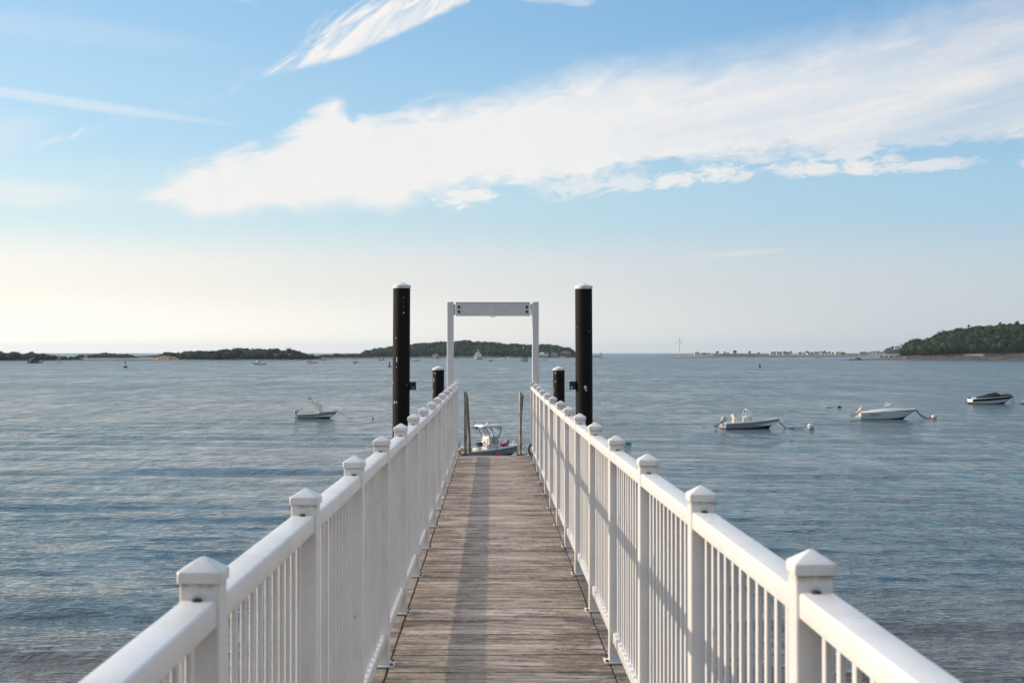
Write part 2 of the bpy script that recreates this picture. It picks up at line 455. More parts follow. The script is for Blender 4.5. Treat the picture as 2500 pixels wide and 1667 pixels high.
make_foliage('near_foliage', (0.008, 0.018, 0.006), (0.050, 0.070, 0.018), 0.7)

plain('cap_white', (0.80, 0.79, 0.79), 0.5, 0.05, 9.0)
plain('portal_paint', (0.72, 0.695, 0.68), 0.5, 0.035, 9.0, bump=0.05)
plain('rust', (0.13, 0.065, 0.03), 0.8, 0.3, 40.0)
plain('bolt_brown', (0.20, 0.12, 0.07), 0.65, 0.25, 80.0, metal=0.3)
plain('dark_steel', (0.025, 0.025, 0.028), 0.5, 0.2, 20.0)
plain('weathered_pipe', (0.30, 0.255, 0.22), 0.5, 0.25, 7.0, metal=0.25)
plain('galvanised', (0.42, 0.42, 0.43), 0.45, 0.15, 9.0, metal=0.6)
plain('rubber_black', (0.016, 0.015, 0.016), 0.6, 0.2, 10.0)
plain('gelcoat_white', (0.78, 0.77, 0.75), 0.3, 0.06, 2.5)
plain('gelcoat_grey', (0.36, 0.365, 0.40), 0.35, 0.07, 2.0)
plain('skiff_grey', (0.50, 0.46, 0.42), 0.45, 0.1, 2.0)
plain('gelcoat_cream', (0.74, 0.67, 0.54), 0.4, 0.1, 2.5)
plain('bottom_paint', (0.02, 0.02, 0.022), 0.6, 0.2, 3.0)
plain('hull_black', (0.012, 0.012, 0.016), 0.25, 0.1, 2.0)
plain('canvas_black', (0.014, 0.014, 0.018), 0.85, 0.2, 4.0)
plain('rail_steel', (0.55, 0.55, 0.56), 0.3, 0.08, 10.0, metal=0.8)
plain('motor_cream', (0.62, 0.54, 0.40), 0.45, 0.15, 8.0)
plain('motor_grey', (0.45, 0.45, 0.46), 0.4, 0.12, 8.0)
plain('red_vinyl', (0.62, 0.03, 0.02), 0.45, 0.12, 5.0)
plain('flag_red', (0.55, 0.03, 0.03), 0.8, 0.1, 5.0)
plain('flag_white', (0.75, 0.74, 0.72), 0.8, 0.05, 5.0)
plain('flag_blue', (0.02, 0.03, 0.12), 0.8, 0.1, 5.0)
plain('teal_plastic', (0.01, 0.22, 0.16), 0.45, 0.1, 8.0)
plain('rope_blue', (0.03, 0.16, 0.36), 0.8, 0.15, 12.0)
plain('rope_red', (0.38, 0.04, 0.06), 0.8, 0.15, 12.0)
plain('rope_dark', (0.05, 0.045, 0.04), 0.85, 0.2, 12.0)
plain('buoy_white', (0.70, 0.66, 0.62), 0.5, 0.18, 3.0)
plain('buoy_black', (0.012, 0.012, 0.013), 0.5, 0.2, 2.0)
plain('buoy_red', (0.14, 0.012, 0.016), 0.5, 0.15, 2.0)
plain('tan_liner', (0.42, 0.33, 0.24), 0.6, 0.15, 5.0)
plain('beach', (0.20, 0.155, 0.115), 0.9, 0.25, 0.05, dark=(0.10, 0.078, 0.06))
plain('dark_beach', (0.105, 0.085, 0.070), 0.9, 0.3, 0.08, dark=(0.05, 0.042, 0.036))
plain('marsh', (0.11, 0.10, 0.055), 0.9, 0.25, 0.04)
plain('bluff', (0.40, 0.24, 0.135), 0.9, 0.25, 0.15)
plain('soil', (0.05, 0.045, 0.03), 0.95, 0.2, 0.1)
plain('rock', (0.10, 0.075, 0.058), 0.9, 0.35, 0.9, dark=(0.025, 0.02, 0.018))
plain('rock_tan', (0.30, 0.21, 0.14), 0.9, 0.35, 0.9, dark=(0.09, 0.06, 0.045))
plain('house_white', (0.72, 0.70, 0.68), 0.7, 0.08, 0.3)
plain('house_grey', (0.38, 0.37, 0.37), 0.7, 0.1, 0.3)
plain('house_tan', (0.50, 0.40, 0.30), 0.7, 0.1, 0.3)
plain('house_yellow', (0.78, 0.60, 0.30), 0.7, 0.1, 0.3)
plain('house_pink', (0.52, 0.30, 0.26), 0.7, 0.1, 0.3)
plain('house_brick', (0.27, 0.11, 0.08), 0.8, 0.15, 0.3)
plain('house_slate', (0.10, 0.12, 0.15), 0.7, 0.15, 0.3)
plain('roof_grey', (0.14, 0.13, 0.135), 0.85, 0.2, 0.3)
plain('roof_brown', (0.20, 0.14, 0.11), 0.85, 0.2, 0.3)
plain('roof_orange', (0.42, 0.17, 0.09), 0.85, 0.2, 0.3)
plain('pane_dark', (0.02, 0.025, 0.03), 0.15, 0.1, 0.5)
plain('bark', (0.07, 0.055, 0.04), 0.9, 0.2, 1.0)
plain('timber_dark', (0.045, 0.037, 0.032), 0.85, 0.2, 1.0)
plain('crane_red', (0.35, 0.10, 0.09), 0.6, 0.15, 0.4)
plain('lamp_lens', (0.75, 0.75, 0.72), 0.3, 0.05, 20.0)

def make_glass(name, tint, alpha):
    m, k, b = new_mat(name)
    tr = k.new('ShaderNodeBsdfTransparent')
    tr.inputs[0].default_value = (*tint, 1)
    gl = k.new('ShaderNodeBsdfGlossy')
    gl.inputs['Roughness'].default_value = 0.05
    mx = k.new('ShaderNodeMixShader')
    mx.inputs[0].default_value = alpha
    k.link(tr.outputs[0], mx.inputs[1])
    k.link(gl.outputs[0], mx.inputs[2])
    k.link(mx.outputs[0], k.n['Material Output'].inputs['Surface'])
make_glass('clear_pane', (0.80, 0.84, 0.86), 0.22)
make_glass('smoked_pane', (0.35, 0.38, 0.40), 0.22)

def make_foam():
    m, k, b = new_mat('foam')
    g = k.new('ShaderNodeNewGeometry')
    f = k.noise(k.mapping(g.outputs['Position'], (0.35, 0.9, 1)), 1.0, 5.0, 0.7)
    b.inputs['Base Color'].default_value = (0.8, 0.82, 0.84, 1)
    b.inputs['Roughness'].default_value = 0.9
    tr = k.new('ShaderNodeBsdfTransparent')
    mx = k.new('ShaderNodeMixShader')
    k.link(k.ramp01(f, 0.40, 0.58), mx.inputs[0])
    k.link(tr.outputs[0], mx.inputs[1])
    k.link(b.outputs[0], mx.inputs[2])
    k.link(mx.outputs[0], k.n['Material Output'].inputs['Surface'])
make_foam()

# ------------------------------------------------------------------ mesh helpers
class MB:
    """collects shapes for ONE mesh object"""
    def __init__(self):
        self.bm = bmesh.new()
    def _xf(self, verts, M):
        if M is not None:
            bmesh.ops.transform(self.bm, matrix=M, verts=verts)
    def box(self, c, s, bevel=0.0, M=None, seg=1, mi=0):
        r = bmesh.ops.create_cube(self.bm, size=1.0)
        vs = r['verts']
        for v in vs:
            v.co = Vector((v.co.x * s[0], v.co.y * s[1], v.co.z * s[2]))
        if bevel:
            es = list({e for v in vs for e in v.link_edges})
            rb = bmesh.ops.bevel(self.bm, geom=es, offset=bevel, segments=seg, profile=0.5, affect='EDGES')
            vs = list({v for f in rb['faces'] for v in f.verts} | {v for v in vs if v.is_valid})
        for v in vs:
            v.co += Vector(c)
        if mi:
            for f in {f for v in vs for f in v.link_faces}:
                f.material_index = mi
        self._xf(vs, M)
        return vs
    def poly(self, verts, faces, M=None, mi=0):
        vs = [self.bm.verts.new(v) for v in verts]
        for f in faces:
            try:
                q = self.bm.faces.new([vs[i] for i in f])
                q.material_index = mi
            except ValueError:
                pass
        self._xf(vs, M)
        return vs
    def grid(self, rows, close=False, M=None, mi=0):
        n = len(rows[0])
        verts = [p for r in rows for p in r]
        faces = []
        for i in range(len(rows) - 1):
            for j in range(n - 1 + (1 if close else 0)):
                j2 = (j + 1) % n
                faces.append((i * n + j, i * n + j2, (i + 1) * n + j2, (i + 1) * n + j))
        return self.poly(verts, faces, M, mi)
    def lathe(self, prof, n=20, c=(0, 0, 0), M=None, mi=0):
        rows = []
        for r, z in prof:
            rows.append([(c[0] + r * math.cos(2 * math.pi * k / n), c[1] + r * math.sin(2 * math.pi * k / n), c[2] + z) for k in range(n)])
        verts = [p for r in rows for p in r]
        faces = []
        for i in range(len(rows) - 1):
            for j in range(n):
                j2 = (j + 1) % n
                faces.append((i * n + j, i * n + j2, (i + 1) * n + j2, (i + 1) * n + j))
        faces.append(tuple(range(n - 1, -1, -1)))
        faces.append(tuple((len(rows) - 1) * n + j for j in range(n)))
        return self.poly(verts, faces, M, mi)
    def tube(self, pts, r, n=8, M=None, mi=0):
        pts = [Vector(p) for p in pts]
        rr = r if isinstance(r, (list, tuple)) else [r] * len(pts)
        rows = []
        up = None
        for i, p in enumerate(pts):
            t = (pts[min(i + 1, len(pts) - 1)] - pts[max(i - 1, 0)]).normalized()
            if up is None:
                up = Vector((0, 0, 1)) if abs(t.z) < 0.9 else Vector((1, 0, 0))
            a = t.cross(up).normalized()
            b = a.cross(t).normalized()
            up = b
            rows.append([p + a * rr[i] * math.cos(2 * math.pi * k / n) + b * rr[i] * math.sin(2 * math.pi * k / n) for k in range(n)])
        verts = [p for r_ in rows for p in r_]
        faces = []
        for i in range(len(rows) - 1):
            for j in range(n):
                j2 = (j + 1) % n
                faces.append((i * n + j, i * n + j2, (i + 1) * n + j2, (i + 1) * n + j))
        faces.append(tuple(range(n - 1, -1, -1)))
        faces.append(tuple((len(rows) - 1) * n + j for j in range(n)))
        return self.poly(verts, faces, M, mi)
    def mesh(self, name, mats, smooth=False, angle=40):
        bmesh.ops.recalc_face_normals(self.bm, faces=self.bm.faces)
        me = bpy.data.meshes.new(name)
        self.bm.to_mesh(me)
        self.bm.free()
        for mt in ([mats] if isinstance(mats, str) else mats):
            me.materials.append(MATS[mt])
        if smooth:
            me.polygons.foreach_set('use_smooth', [True] * len(me.polygons))
            try:
                me.set_sharp_from_angle(angle=R(angle))
            except Exception:
                pass
        return me
    def build(self, name, mats, parent=None, loc=None, rotz=None, smooth=False, angle=40):
        return link_obj(name, self.mesh(name, mats, smooth, angle), parent, loc, rotz)

def link_obj(name, data, parent=None, loc=None, rotz=None):
    o = bpy.data.objects.new(name, data)
    COL.objects.link(o)
    if parent is not None:
        o.parent = parent
    if loc is not None:
        o.location = loc
    if rotz is not None:
        o.rotation_euler = (0, 0, rotz)
    return o

def tag(o, label=None, cat=None, group=None, kind=None):
    if label: o['label'] = label
    if cat: o['category'] = cat
    if group: o['group'] = group
    if kind: o['kind'] = kind
    return o

def thing(name, label, cat, loc=(0, 0, 0), rotz=0.0, group=None):
    return tag(link_obj(name, None, None, loc, rotz), label, cat, group)

def np_mesh(name, V, Fc, mats, smooth=False, tint=None):
    me = bpy.data.meshes.new(name)
    V = np.asarray(V, dtype=np.float32)
    Fc = np.asarray(Fc, dtype=np.int32)
    k = Fc.shape[1]
    me.vertices.add(len(V))
    me.vertices.foreach_set('co', V.ravel())
    me.loops.add(Fc.size)
    me.loops.foreach_set('vertex_index', Fc.ravel())
    me.polygons.add(len(Fc))
    me.polygons.foreach_set('loop_start', np.arange(0, Fc.size, k, dtype=np.int32))
    if smooth:
        me.polygons.foreach_set('use_smooth', np.ones(len(Fc), dtype=bool))
    if tint is not None:
        at = me.attributes.new('tint', 'FLOAT', 'POINT')
        at.data.foreach_set('value', np.asarray(tint, dtype=np.float32))
    me.update(calc_edges=True)
    for mt in ([mats] if isinstance(mats, str) else mats):
        me.materials.append(MATS[mt])
    return me

# ------------------------------------------------------------------ the sea
def build_water():
    # rows by distance: close enough near the viewer to carry real waves, sparse far out
    r = [6.0]
    while r[-1] < 24.0:
        r.append(r[-1] + 0.8)
    while r[-1] < 260.0:
        r.append(r[-1] + max(0.09, r[-1] ** 2 / 11376.0 * 0.75))
    while r[-1] < 15000.0:
        r.append(r[-1] * 1.06)
    r = np.array(r)
    dr = np.gradient(r)
    fan = np.linspace(R(-24), R(24), 520)
    side = np.linspace(R(24), R(336), 90)[1:-1]
    th = np.concatenate([fan, side])
    n = len(th)
    X = np.outer(r, np.sin(th))
    Y = np.outer(r, np.cos(th))
    Z = np.zeros_like(X)
    rng = np.random.default_rng(3)
    waves = []
    for lam, cnt, spread, slope in ((9.0, 3, 0.10, 0.032), (5.5, 4, 0.14, 0.045), (3.2, 5, 0.20, 0.045), (1.9, 7, 0.28, 0.060), (1.1, 10, 0.38, 0.080), (0.65, 12, 0.5, 0.095), (0.4, 12, 0.62, 0.090)):
        for _ in range(cnt):
            waves.append((lam * rng.uniform(0.78, 1.28), rng.normal(R(6), spread * 0.6), slope / math.sqrt(cnt), rng.uniform(0, 6.28)))
    for lam, d, sl, ph in waves:
        att = np.clip(lam / (2.6 * dr) - 0.6, 0, 1)
        rows = att > 0
        if not rows.any():
            continue
        k = 2 * math.pi / lam
        amp = sl * 1.41 / k
        x, y = X[rows], Y[rows]
        # slow warping so crests wander and die out
        wx = 0.06 * lam * np.sin(x * 0.31 / lam ** 0.5 + ph * 2) + 0.22 * lam * np.sin(x * 0.07 + y * 0.045 + ph * 3)
        ph_ = k * (x * math.sin(d) + y * math.cos(d) + wx) + ph
        env = 0.65 + 0.35 * np.sin(x * 0.35 / lam + ph * 5 + y * 0.21 / lam)
        s = np.sin(ph_)
        Z[rows] += att[rows][:, None] * amp * env * (s + 0.22 * np.cos(2 * ph_))
    V = np.stack([X, Y, Z], -1).reshape(-1, 3)
    m = len(r)
    i, j = np.meshgrid(np.arange(m - 1), np.arange(n), indexing='ij')
    j2 = (j + 1) % n
    Fc = np.stack([i * n + j, (i + 1) * n + j, (i + 1) * n + j2, i * n + j2], -1).reshape(-1, 4)
    c = len(V)
    V = np.vstack([V, [[0, 0, 0]]])
    jj = np.arange(n)
    cap = np.stack([jj, (jj + 1) % n, np.full(n, c), np.full(n, c)], -1)
    me = np_mesh('water', V, Fc, 'sea_water', smooth=True)
    o = link_obj('water', me)
    tag(o, 'rippled grey-blue bay water under the gangway and boats', None, None, 'structure')
    bmx = MB()
    bmx.lathe([(6.02, -0.03), (6.02, -0.02)], 48)
    b = bmx.build('water', 'sea_water')
    tag(b, 'water surface right below the viewer', None, None, 'structure')
build_water()

# ------------------------------------------------------------------ shores, islands and woods
def ico_crown(rad_seed, cards):
    """one crown: lumpy core plus leaf-clump faces standing off it, unit radius"""
    rng = np.random.default_rng(rad_seed)
    bm = bmesh.new()
    bmesh.ops.create_icosphere(bm, subdivisions=2, radius=1.0)
    V = np.array([v.co[:] for v in bm.verts])
    Fc = np.array([[v.index for v in f.verts] for f in bm.faces])
    bm.free()
    off = rng.uniform(-50, 50, 3)
    s = np.array([1 + 0.55 * mnoise.noise(Vector(v * 1.5 + off)) + 0.30 * mnoise.noise(Vector(v * 3.7 + off)) for v in V])
    V = V * s[:, None] * np.array([0.84, 0.84, 0.78])
    D = rng.normal(size=(cards, 3))
    D /= np.linalg.norm(D, axis=1)[:, None]
    D[:, 2] = np.abs(D[:, 2]) * 0.9 - 0.25
    rr = np.array([1 + 0.55 * mnoise.noise(Vector(v * 1.5 + off)) + 0.35 * mnoise.noise(Vector(v * 4.0 + off)) for v in D]) * rng.uniform(0.72, 1.25, cards)
    C = D * rr[:, None] * np.array([0.95, 0.95, 0.9])
    a = rng.normal(size=(cards, 3)); a /= np.linalg.norm(a, axis=1)[:, None]
    b = np.cross(a, rng.normal(size=(cards, 3))); b /= np.linalg.norm(b, axis=1)[:, None]
    sz = rng.uniform(0.10, 0.24, cards)[:, None]
    T = np.stack([C - a * sz, C + a * sz * 0.8 + b * sz * 0.4, C + b * sz * 1.1], 1).reshape(-1, 3)
    TF = np.arange(cards * 3).reshape(-1, 3) + len(V)
    return np.vstack([V, T]), np.vstack([Fc, TF])

CROWNS = [ico_crown(100 + i, 230) for i in range(7)]
LIGHT_CROWNS = [ico_crown(200 + i, 110) for i in range(5)]

def crowns_mesh(name, places, mat, lib=CROWNS):
    """places: (x, y, z, radius, height_scale, tint)"""
    Vs, Fs, Ts = [], [], []
    base = 0
    for q, (x, y, z, rad, hs, tint) in enumerate(places):
        V, Fc = lib[q % len(lib)]
        a = random.uniform(0, 6.28)
        c, s = math.cos(a), math.sin(a)
        W = np.empty_like(V)
        W[:, 0] = (V[:, 0] * c - V[:, 1] * s) * rad + x
        W[:, 1] = (V[:, 0] * s + V[:, 1] * c) * rad + y
        W[:, 2] = V[:, 2] * rad * hs + z
        Vs.append(W); Fs.append(Fc + base); Ts.append(np.full(len(V), tint))
        base += len(V)
    return np_mesh(name, np.vstack(Vs), np.vstack(Fs), mat, tint=np.concatenate(Ts))

def interp(pts, x):
    return float(np.interp(x, [p[0] for p in pts], [p[1] for p in pts]))

def island(name, label, wood_label, sky_pts, dist, depth, base_py, water_py, R0, mat='wood_foliage', beach='beach',
           lib=CROWNS, gap=1.05, step=6.0, ext=(0, 0), bare=None):
    """a mound at its real distance: beach, slope, and the wood that covers it"""
    x0, x1 = sky_pts[0][0], sky_pts[-1][0]
    cols = np.arange(x0 - ext[0], x1 + ext[1] + step, step)
    beach_w = 0.18 * depth
    zb = max(0.6, EYE.z + (HORIZON - base_py) / F * (dist + beach_w))
    prof = (0.0, 0.18, 0.26, 0.40, 0.55, 0.70, 0.86, 1.0)
    rise = (0.0, 0.0, 0.35, 0.80, 1.0, 0.85, 0.4, 0.0)
    rows = []
    tops = []
    for px in cols:
        d = ray(px, HORIZON)
        h = Vector((d.x, d.y, 0)).normalized()
        skypy = interp(sky_pts, px)
        zt = EYE.z + (HORIZON - skypy) / F * (dist + 0.5 * depth)
        Rl = min(R0, max(1.2, (zt - zb) * 0.42))
        zg = max(zb, zt - 1.75 * Rl)
        tops.append((h, zt, zg, Rl))
        end = min(1.0, (px - cols[0]) / (step * 3) + 0.05, (cols[-1] - px) / (step * 3) + 0.05)
        row = []
        for i, (v, rs) in enumerate(zip(prof, rise)):
            if v == 0.0: z = -0.4
            elif v == 1.0: z = -0.6
            else: z = zb + (zg - zb) * rs
            p = h * (dist + depth * v * (0.35 + 0.65 * end))
            jig = mnoise.noise(Vector((p.x * 0.05, p.y * 0.05, 2.0))) * (0.5 if 0 < v < 1 else 0.0)
            row.append((p.x, p.y, z * (end if z > 0 else 1) + jig))
        rows.append(row)
    mb = MB()
    mb.grid(rows)
    terr = mb.build(name, beach, smooth=True)
    tag(terr, label, None, None, 'structure')
    # the wood
    places = []
    u = 0.0
    width = (cols[-1] - cols[0]) / F * dist
    nrow = max(3, int(depth * 0.55 / (R0 * gap)))
    for rI in range(nrow):
        v = 0.22 + 0.50 * rI / (nrow - 1)
        s = random.uniform(0, R0)
        while s < width:
            px = cols[0] + s / dist * F
            if x0 <= px <= x1:
                skypy = interp(sky_pts, px)
                zt = EYE.z + (HORIZON - skypy) / F * (dist + 0.5 * depth)
                room = zt - zb
                if room > 1.0 and not (bare and bare(px, v)):
                    Rl = min(R0, max(0.9, room * 0.42)) * random.choice((0.55, 0.7, 0.85, 1.0, 1.1))
                    zg = max(zb, zt - 1.75 * min(R0, max(1.2, room * 0.42)))
                    rs = np.interp(v, prof, rise)
                    zz = zb + (zg - zb) * rs
                    d = ray(px, HORIZON)
                    h = Vector((d.x, d.y, 0)).normalized()
                    p = h * (dist + depth * v + random.uniform(-.5, .5) * R0)
                    places.append((p.x, p.y, zz + Rl * random.uniform(0.55, 0.85), Rl, random.uniform(0.85, 1.2), random.uniform(0.0, 1.0)))
            s += R0 * gap * random.uniform(0.75, 1.3)
    w = link_obj(name + '_wood', crowns_mesh(name + '_wood', places, mat, lib))
    tag(w, wood_label, 'wood', None, 'stuff')
    return zb

def Z2(pts, ox, oy, s):
    return [(ox + x / s, oy + y / s) for x, y in pts]

# far left wooded shore
island('wooded_headland', 'low brown beach of the wooded headland at the left edge', 'dark wood on the headland at the left edge',
       [(-260, 868), (-150, 858), (-60, 856)] + Z2([(0, 218), (60, 232), (150, 245), (250, 232), (320, 255), (390, 240), (480, 230), (560, 250), (690, 252),
       (760, 265), (830, 292), (900, 282), (980, 298), (1050, 285), (1130, 300), (1200, 340)], 0, 820, 5.88), 1400, 90, 879.5, 882, 4.6)
# blue hill behind it
island('far_hill', 'faint shore of the blue wooded hill behind the left headland', 'hazy blue wood on the hill behind the left headland',
       Z2([(1050, 300), (1130, 262), (1250, 255), (1400, 252), (1480, 240), (1580, 242), (1700, 258), (1850, 252), (1920, 275), (2000, 322)], 0, 820, 5.88),
       1950, 150, 873.5, 874, 5.0, lib=LIGHT_CROWNS, step=8)
island('farthest_hill', 'shore of the palest low hill beyond the left islands', 'palest blue wood on the low hill left of the sandy bluff',
       [(322, 872), (335, 869), (350, 868), (370, 867), (390, 867), (410, 869), (430, 872)], 2250, 150, 872, 872.5, 3.0, lib=LIGHT_CROWNS, step=8)
# long spit joining the two left islands
def strip(name, label, pts, mat, kind='structure'):
    """low shore: (px, py_front, metres back, py_top)"""
    rows = []
    for px, pf, back, pt in pts:
        a = on_level(px, pf, 0.0)
        h = Vector((a.x, a.y, 0)).normalized()
        dist = math.hypot(a.x, a.y)
        zt = EYE.z + (HORIZON - pt) / F * (dist + back)
        a.z = -0.3
        m1 = h * (dist + back * 0.35) + Vector((0, 0, zt * 0.62))
        m2 = h * (dist + back) + Vector((0, 0, zt))
        e = h * (dist + back * 1.6) + Vector((0, 0, -0.5))
        rows.append([a, m1, m2, e])
    rr = []
    for i in range(len(rows) - 1):
        for k in range(6):
            t = k / 6.0
            row = []
            for p, q in zip(rows[i], rows[i + 1]):
                v = p.lerp(q, t)
                v.z += mnoise.noise(v * 0.06) * 0.22 if v.z > 0 else 0
                row.append(v)
            rr.append(row)
    rr.append(rows[-1])
    mb = MB()
    mb.grid(rr)
    o = mb.build(name, mat, smooth=True)
    return tag(o, label, None, None, kind)

strip('sand_spit', 'long low brown sand spit between the two left islands',
      [(150, 882.2, 80, 878.6), (230, 882.0, 60, 878.0), (300, 881.7, 60, 877.2), (400, 881.4, 60, 877.8), (470, 881, 40, 879)], 'beach')
strip('marsh_bank', 'thin green marsh bank on the sand spit at left',
      [(205, 880.2, 70, 876.9), (260, 880.0, 70, 876.2), (320, 879.7, 70, 875.8), (385, 879.8, 60, 876.0)], 'marsh')

def bluff_gap(px, v):
    return px < 432 and v < 0.40
island('bluff_island', 'brown beach of the left island with the sandy bluff', 'green wood on the left island above the sandy bluff',
       Z2([(60, 302), (120, 265), (200, 220), (300, 208), (400, 225), (540, 188), (620, 203), (780, 188), (900, 183), (1100, 175), (1330, 158), (1500, 168),
           (1700, 172), (1880, 168), (2000, 203), (2150, 238), (2230, 265), (2262, 292)], 360, 820, 5.345), 1480, 110, 877.2, 880.6, 4.8, bare=bluff_gap, ext=(10, 40))
def bluff():
    mb = MB()
    rows = []
    for i in range(19):
        px = 372 + i * 3.6
        d = ray(px, HORIZON)
        h = Vector((d.x, d.y, 0)).normalized()
        top = interp([(372, 877), (380, 873), (392, 869.5), (405, 868.4), (418, 869), (430, 871.5), (438, 876)], px)
        row = []
        for v, f in ((14, 0.0), (18, 0.35), (21, 0.75), (25, 1.0), (36, 1.0)):
            dist = 1480 + v
            zb_ = EYE.z + (HORIZON - 877.6) / F * dist
            zt_ = EYE.z + (HORIZON - top) / F * dist
            z = zb_ - 0.5 + (zt_ - zb_ + 0.5) * f
            p = h * (dist + 2.2 * mnoise.noise(Vector((px * 0.25, v * 0.1, 0))))
            row.append((p.x, p.y, z))
        rows.append(row)
    mb.grid(rows)
    tag(mb.build('sandy_bluff', 'bluff', smooth=False), 'bare orange sand bluff on the left island', None, None, 'structure')
bluff()
island('low_hill', 'far shore of the pale low hill between the two islands', 'pale blue wood on the low hill left of the big island',
       Z2([(70, 372), (100, 352), (160, 342), (240, 350), (320, 332), (420, 338), (520, 334), (620, 330), (720, 336), (800, 372)], 760, 800, 5.345),
       2030, 120, 873.2, 874, 4.2, lib=LIGHT_CROWNS, step=8)
strip('shore_bar', 'low marshy bar running to the big central island',
      [(740, 877.6, 60, 874.6), (800, 876.8, 80, 872.6), (880, 876, 80, 872.4), (960, 875.4, 80, 872.8), (1010, 875.2, 40, 873.6)], 'marsh')
island('big_island', 'thin beach line of the big wooded island behind the portal', 'blue-green wood covering the big island behind the portal',
       Z2([(665, 345), (680, 320), (700, 300), (760, 285), (830, 270), (950, 258), (1060, 240), (1180, 228), (1285, 215), (1400, 200), (1550, 182), (1700, 178), (1860, 172), (2030, 163), (2200, 176), (2352, 184)], 760, 800, 5.345)
       + Z2([(650, 203), (800, 222), (900, 230), (1000, 235), (1170, 238), (1290, 238), (1340, 230), (1450, 243), (1650, 273), (1720, 293), (1755, 335), (1785, 375)], 1100, 800, 5.88),
       2150, 200, 872.8, 874.6, 4.9, gap=0.95, ext=(4, 30))
# blue hill behind the right island
island('town_hill', 'far shore of the blue wooded hill left of the right island', 'blue wood on the hill behind the right island',
       Z2([(1625, 290), (1640, 268), (1700, 240), (1760, 200), (1850, 190), (1950, 172), (2040, 150), (2120, 140), (2250, 120), (2400, 110)], 1950, 820, 7.84),
       4300, 300, 863.5, 865, 9.0, lib=LIGHT_CROWNS, step=6)
# the near island at the right edge
def right_gap(px, v):
    return False
island('rocky_island', 'stony brown beach of the wooded island at the right edge', 'dark green wood on the island at the right edge',
       Z2([(318, 655), (340, 615), (370, 575), (440, 470), (500, 425), (560, 395), (620, 390), (700, 408), (760, 392), (830, 365), (930, 335), (1000, 265), (1060, 250), (1110, 272),
           (1250, 222), (1400, 228), (1460, 200), (1520, 195), (1650, 195), (1780, 180), (1950, 160), (2100, 158), (2230, 130), (2352, 165)], 2150, 770, 6.72)
       + [(2560, 790), (2640, 800), (2740, 815), (2850, 835), (2940, 868)], 1540, 170, 868.6, 880.2, 5.0, mat='near_foliage', beach='dark_beach', gap=0.62, step=5, ext=(26, 30))
strip('rocky_point', 'low dark stony point reaching left from the right island',
      [(2050, 878.8, 4, 877.8), (2100, 879.2, 14, 876.6), (2140, 879.4, 30, 874.8), (2175, 879.8, 50, 871.8), (2215, 880.2, 60, 869.6)], 'dark_beach')
# low spit with the turbine and the houses
strip('tidal_flat', 'dark weedy tidal flat in front of the turbine',
      [(1600, 874.2, 30, 873.4), (1690, 873.6, 120, 871.6), (1760, 873.0, 300, 868.0), (1860, 872.6, 500, 867.2), (1960, 872.2, 500, 867.4), (2060, 871.4, 400, 867.2), (2140, 870.2, 60, 869.2)], 'dark_beach')
strip('house_spit', 'pale sand spit carrying the turbine and row of houses',
      [(1606, 868.6, 300, 867.4), (1640, 868.6, 900, 866.0), (1700, 868.2, 1300, 865.6), (1800, 868.0, 1400, 865.4), (1900, 867.8, 1400, 865.2), (2000, 867.6, 1400, 864.8), (2100, 867.4, 1400, 864.6), (2190, 867.0, 1400, 864.4)], 'beach')

# unseen wooded shore, added behind the viewer to block low sky light
def home_shore():
    rows = []
    for i in range(31):
        x = -150 + i * 10
        row = []
        for y, z in ((-4.0, -1.2), (-7.0, 1.5), (-9.0, 4.6), (-11.0, 6.2), (-40.0, 6.8), (-120.0, 8.0)):
            row.append((x, y + 2.0 * mnoise.noise(Vector((x * .05, y * .05, 0))) - 0.0015 * x * x, z + .4 * mnoise.noise(Vector((x * .1, y * .1, 5)))))
        rows.append(row)
    mb = MB()
    mb.grid(rows)
    tag(mb.build('home_shore', 'marsh', smooth=True), 'unseen grassy shore added behind the viewer to dim the light', None, None, 'structure')
    places = []
    for i in range(170):
        x = random.uniform(-140, 140)
        y = random.uniform(-75, -17) - 0.0015 * x * x
        rr = random.uniform(2.6, 4.6)
        places.append((x, y, 6.4 + rr * random.uniform(0.8, 2.4), rr, random.uniform(.9, 1.3), random.uniform(0, 1)))
    w = link_obj('home_shore_wood', crowns_mesh('home_shore_wood', places, 'near_foliage', LIGHT_CROWNS))
    tag(w, 'unseen trees added behind the viewer to block low sky light', 'wood', None, 'stuff')
home_shore()

# ------------------------------------------------------------------ the gangway
DECK_DROP, SLOPE = 1.58, 0.0029
def sag(y):
    return 0.028 * math.sin(math.pi * min(max((y - 3.0) / 20.0, 0.0), 1.0))
def deck_z(y):
    return EYE.z - DECK_DROP - SLOPE * y - sag(y)
DECK_END = 22.75
XL, XR = -0.570, 0.652
deck = tag(link_obj('gangway_deck', None), 'weathered grey-brown plank deck of the white-railed gangway', None, None, 'structure')

def plank_mesh(x0, x1, wid, th, bev, seedv):
    """a board with softened, slightly worn edges and a faint cup"""
    rng = random.Random(seedv)
    n = 8
    rows = []
    for i in range(n + 1):
        x = x0 + (x1 - x0) * i / n
        w0 = -wid / 2 + rng.uniform(-0.0015, 0.0015)
        w1 = wid / 2 + rng.uniform(-0.0015, 0.0015)
        zc = rng.uniform(-0.001, 0.001)
        rows.append([(x, w0, -th), (x, w0, -bev + zc), (x, w0 + bev, zc), (x, 0, zc - 0.0012), (x, w1 - bev, zc), (x, w1, -bev + zc), (x, w1, -th)])
    mb = MB()
    mb.grid(rows, close=True)
    mb.poly(rows[0], [tuple(range(6, -1, -1))])
    mb.poly(rows[-1], [tuple(range(7))])
    return mb.mesh('plank', 'deck_wood')
PLANK = 0.1425
plank_data = [plank_mesh(-0.528, 0.612, PLANK - 0.0105, 0.038, 0.006, k) for k in range(8)]
y = DECK_END - PLANK / 2
k = 0
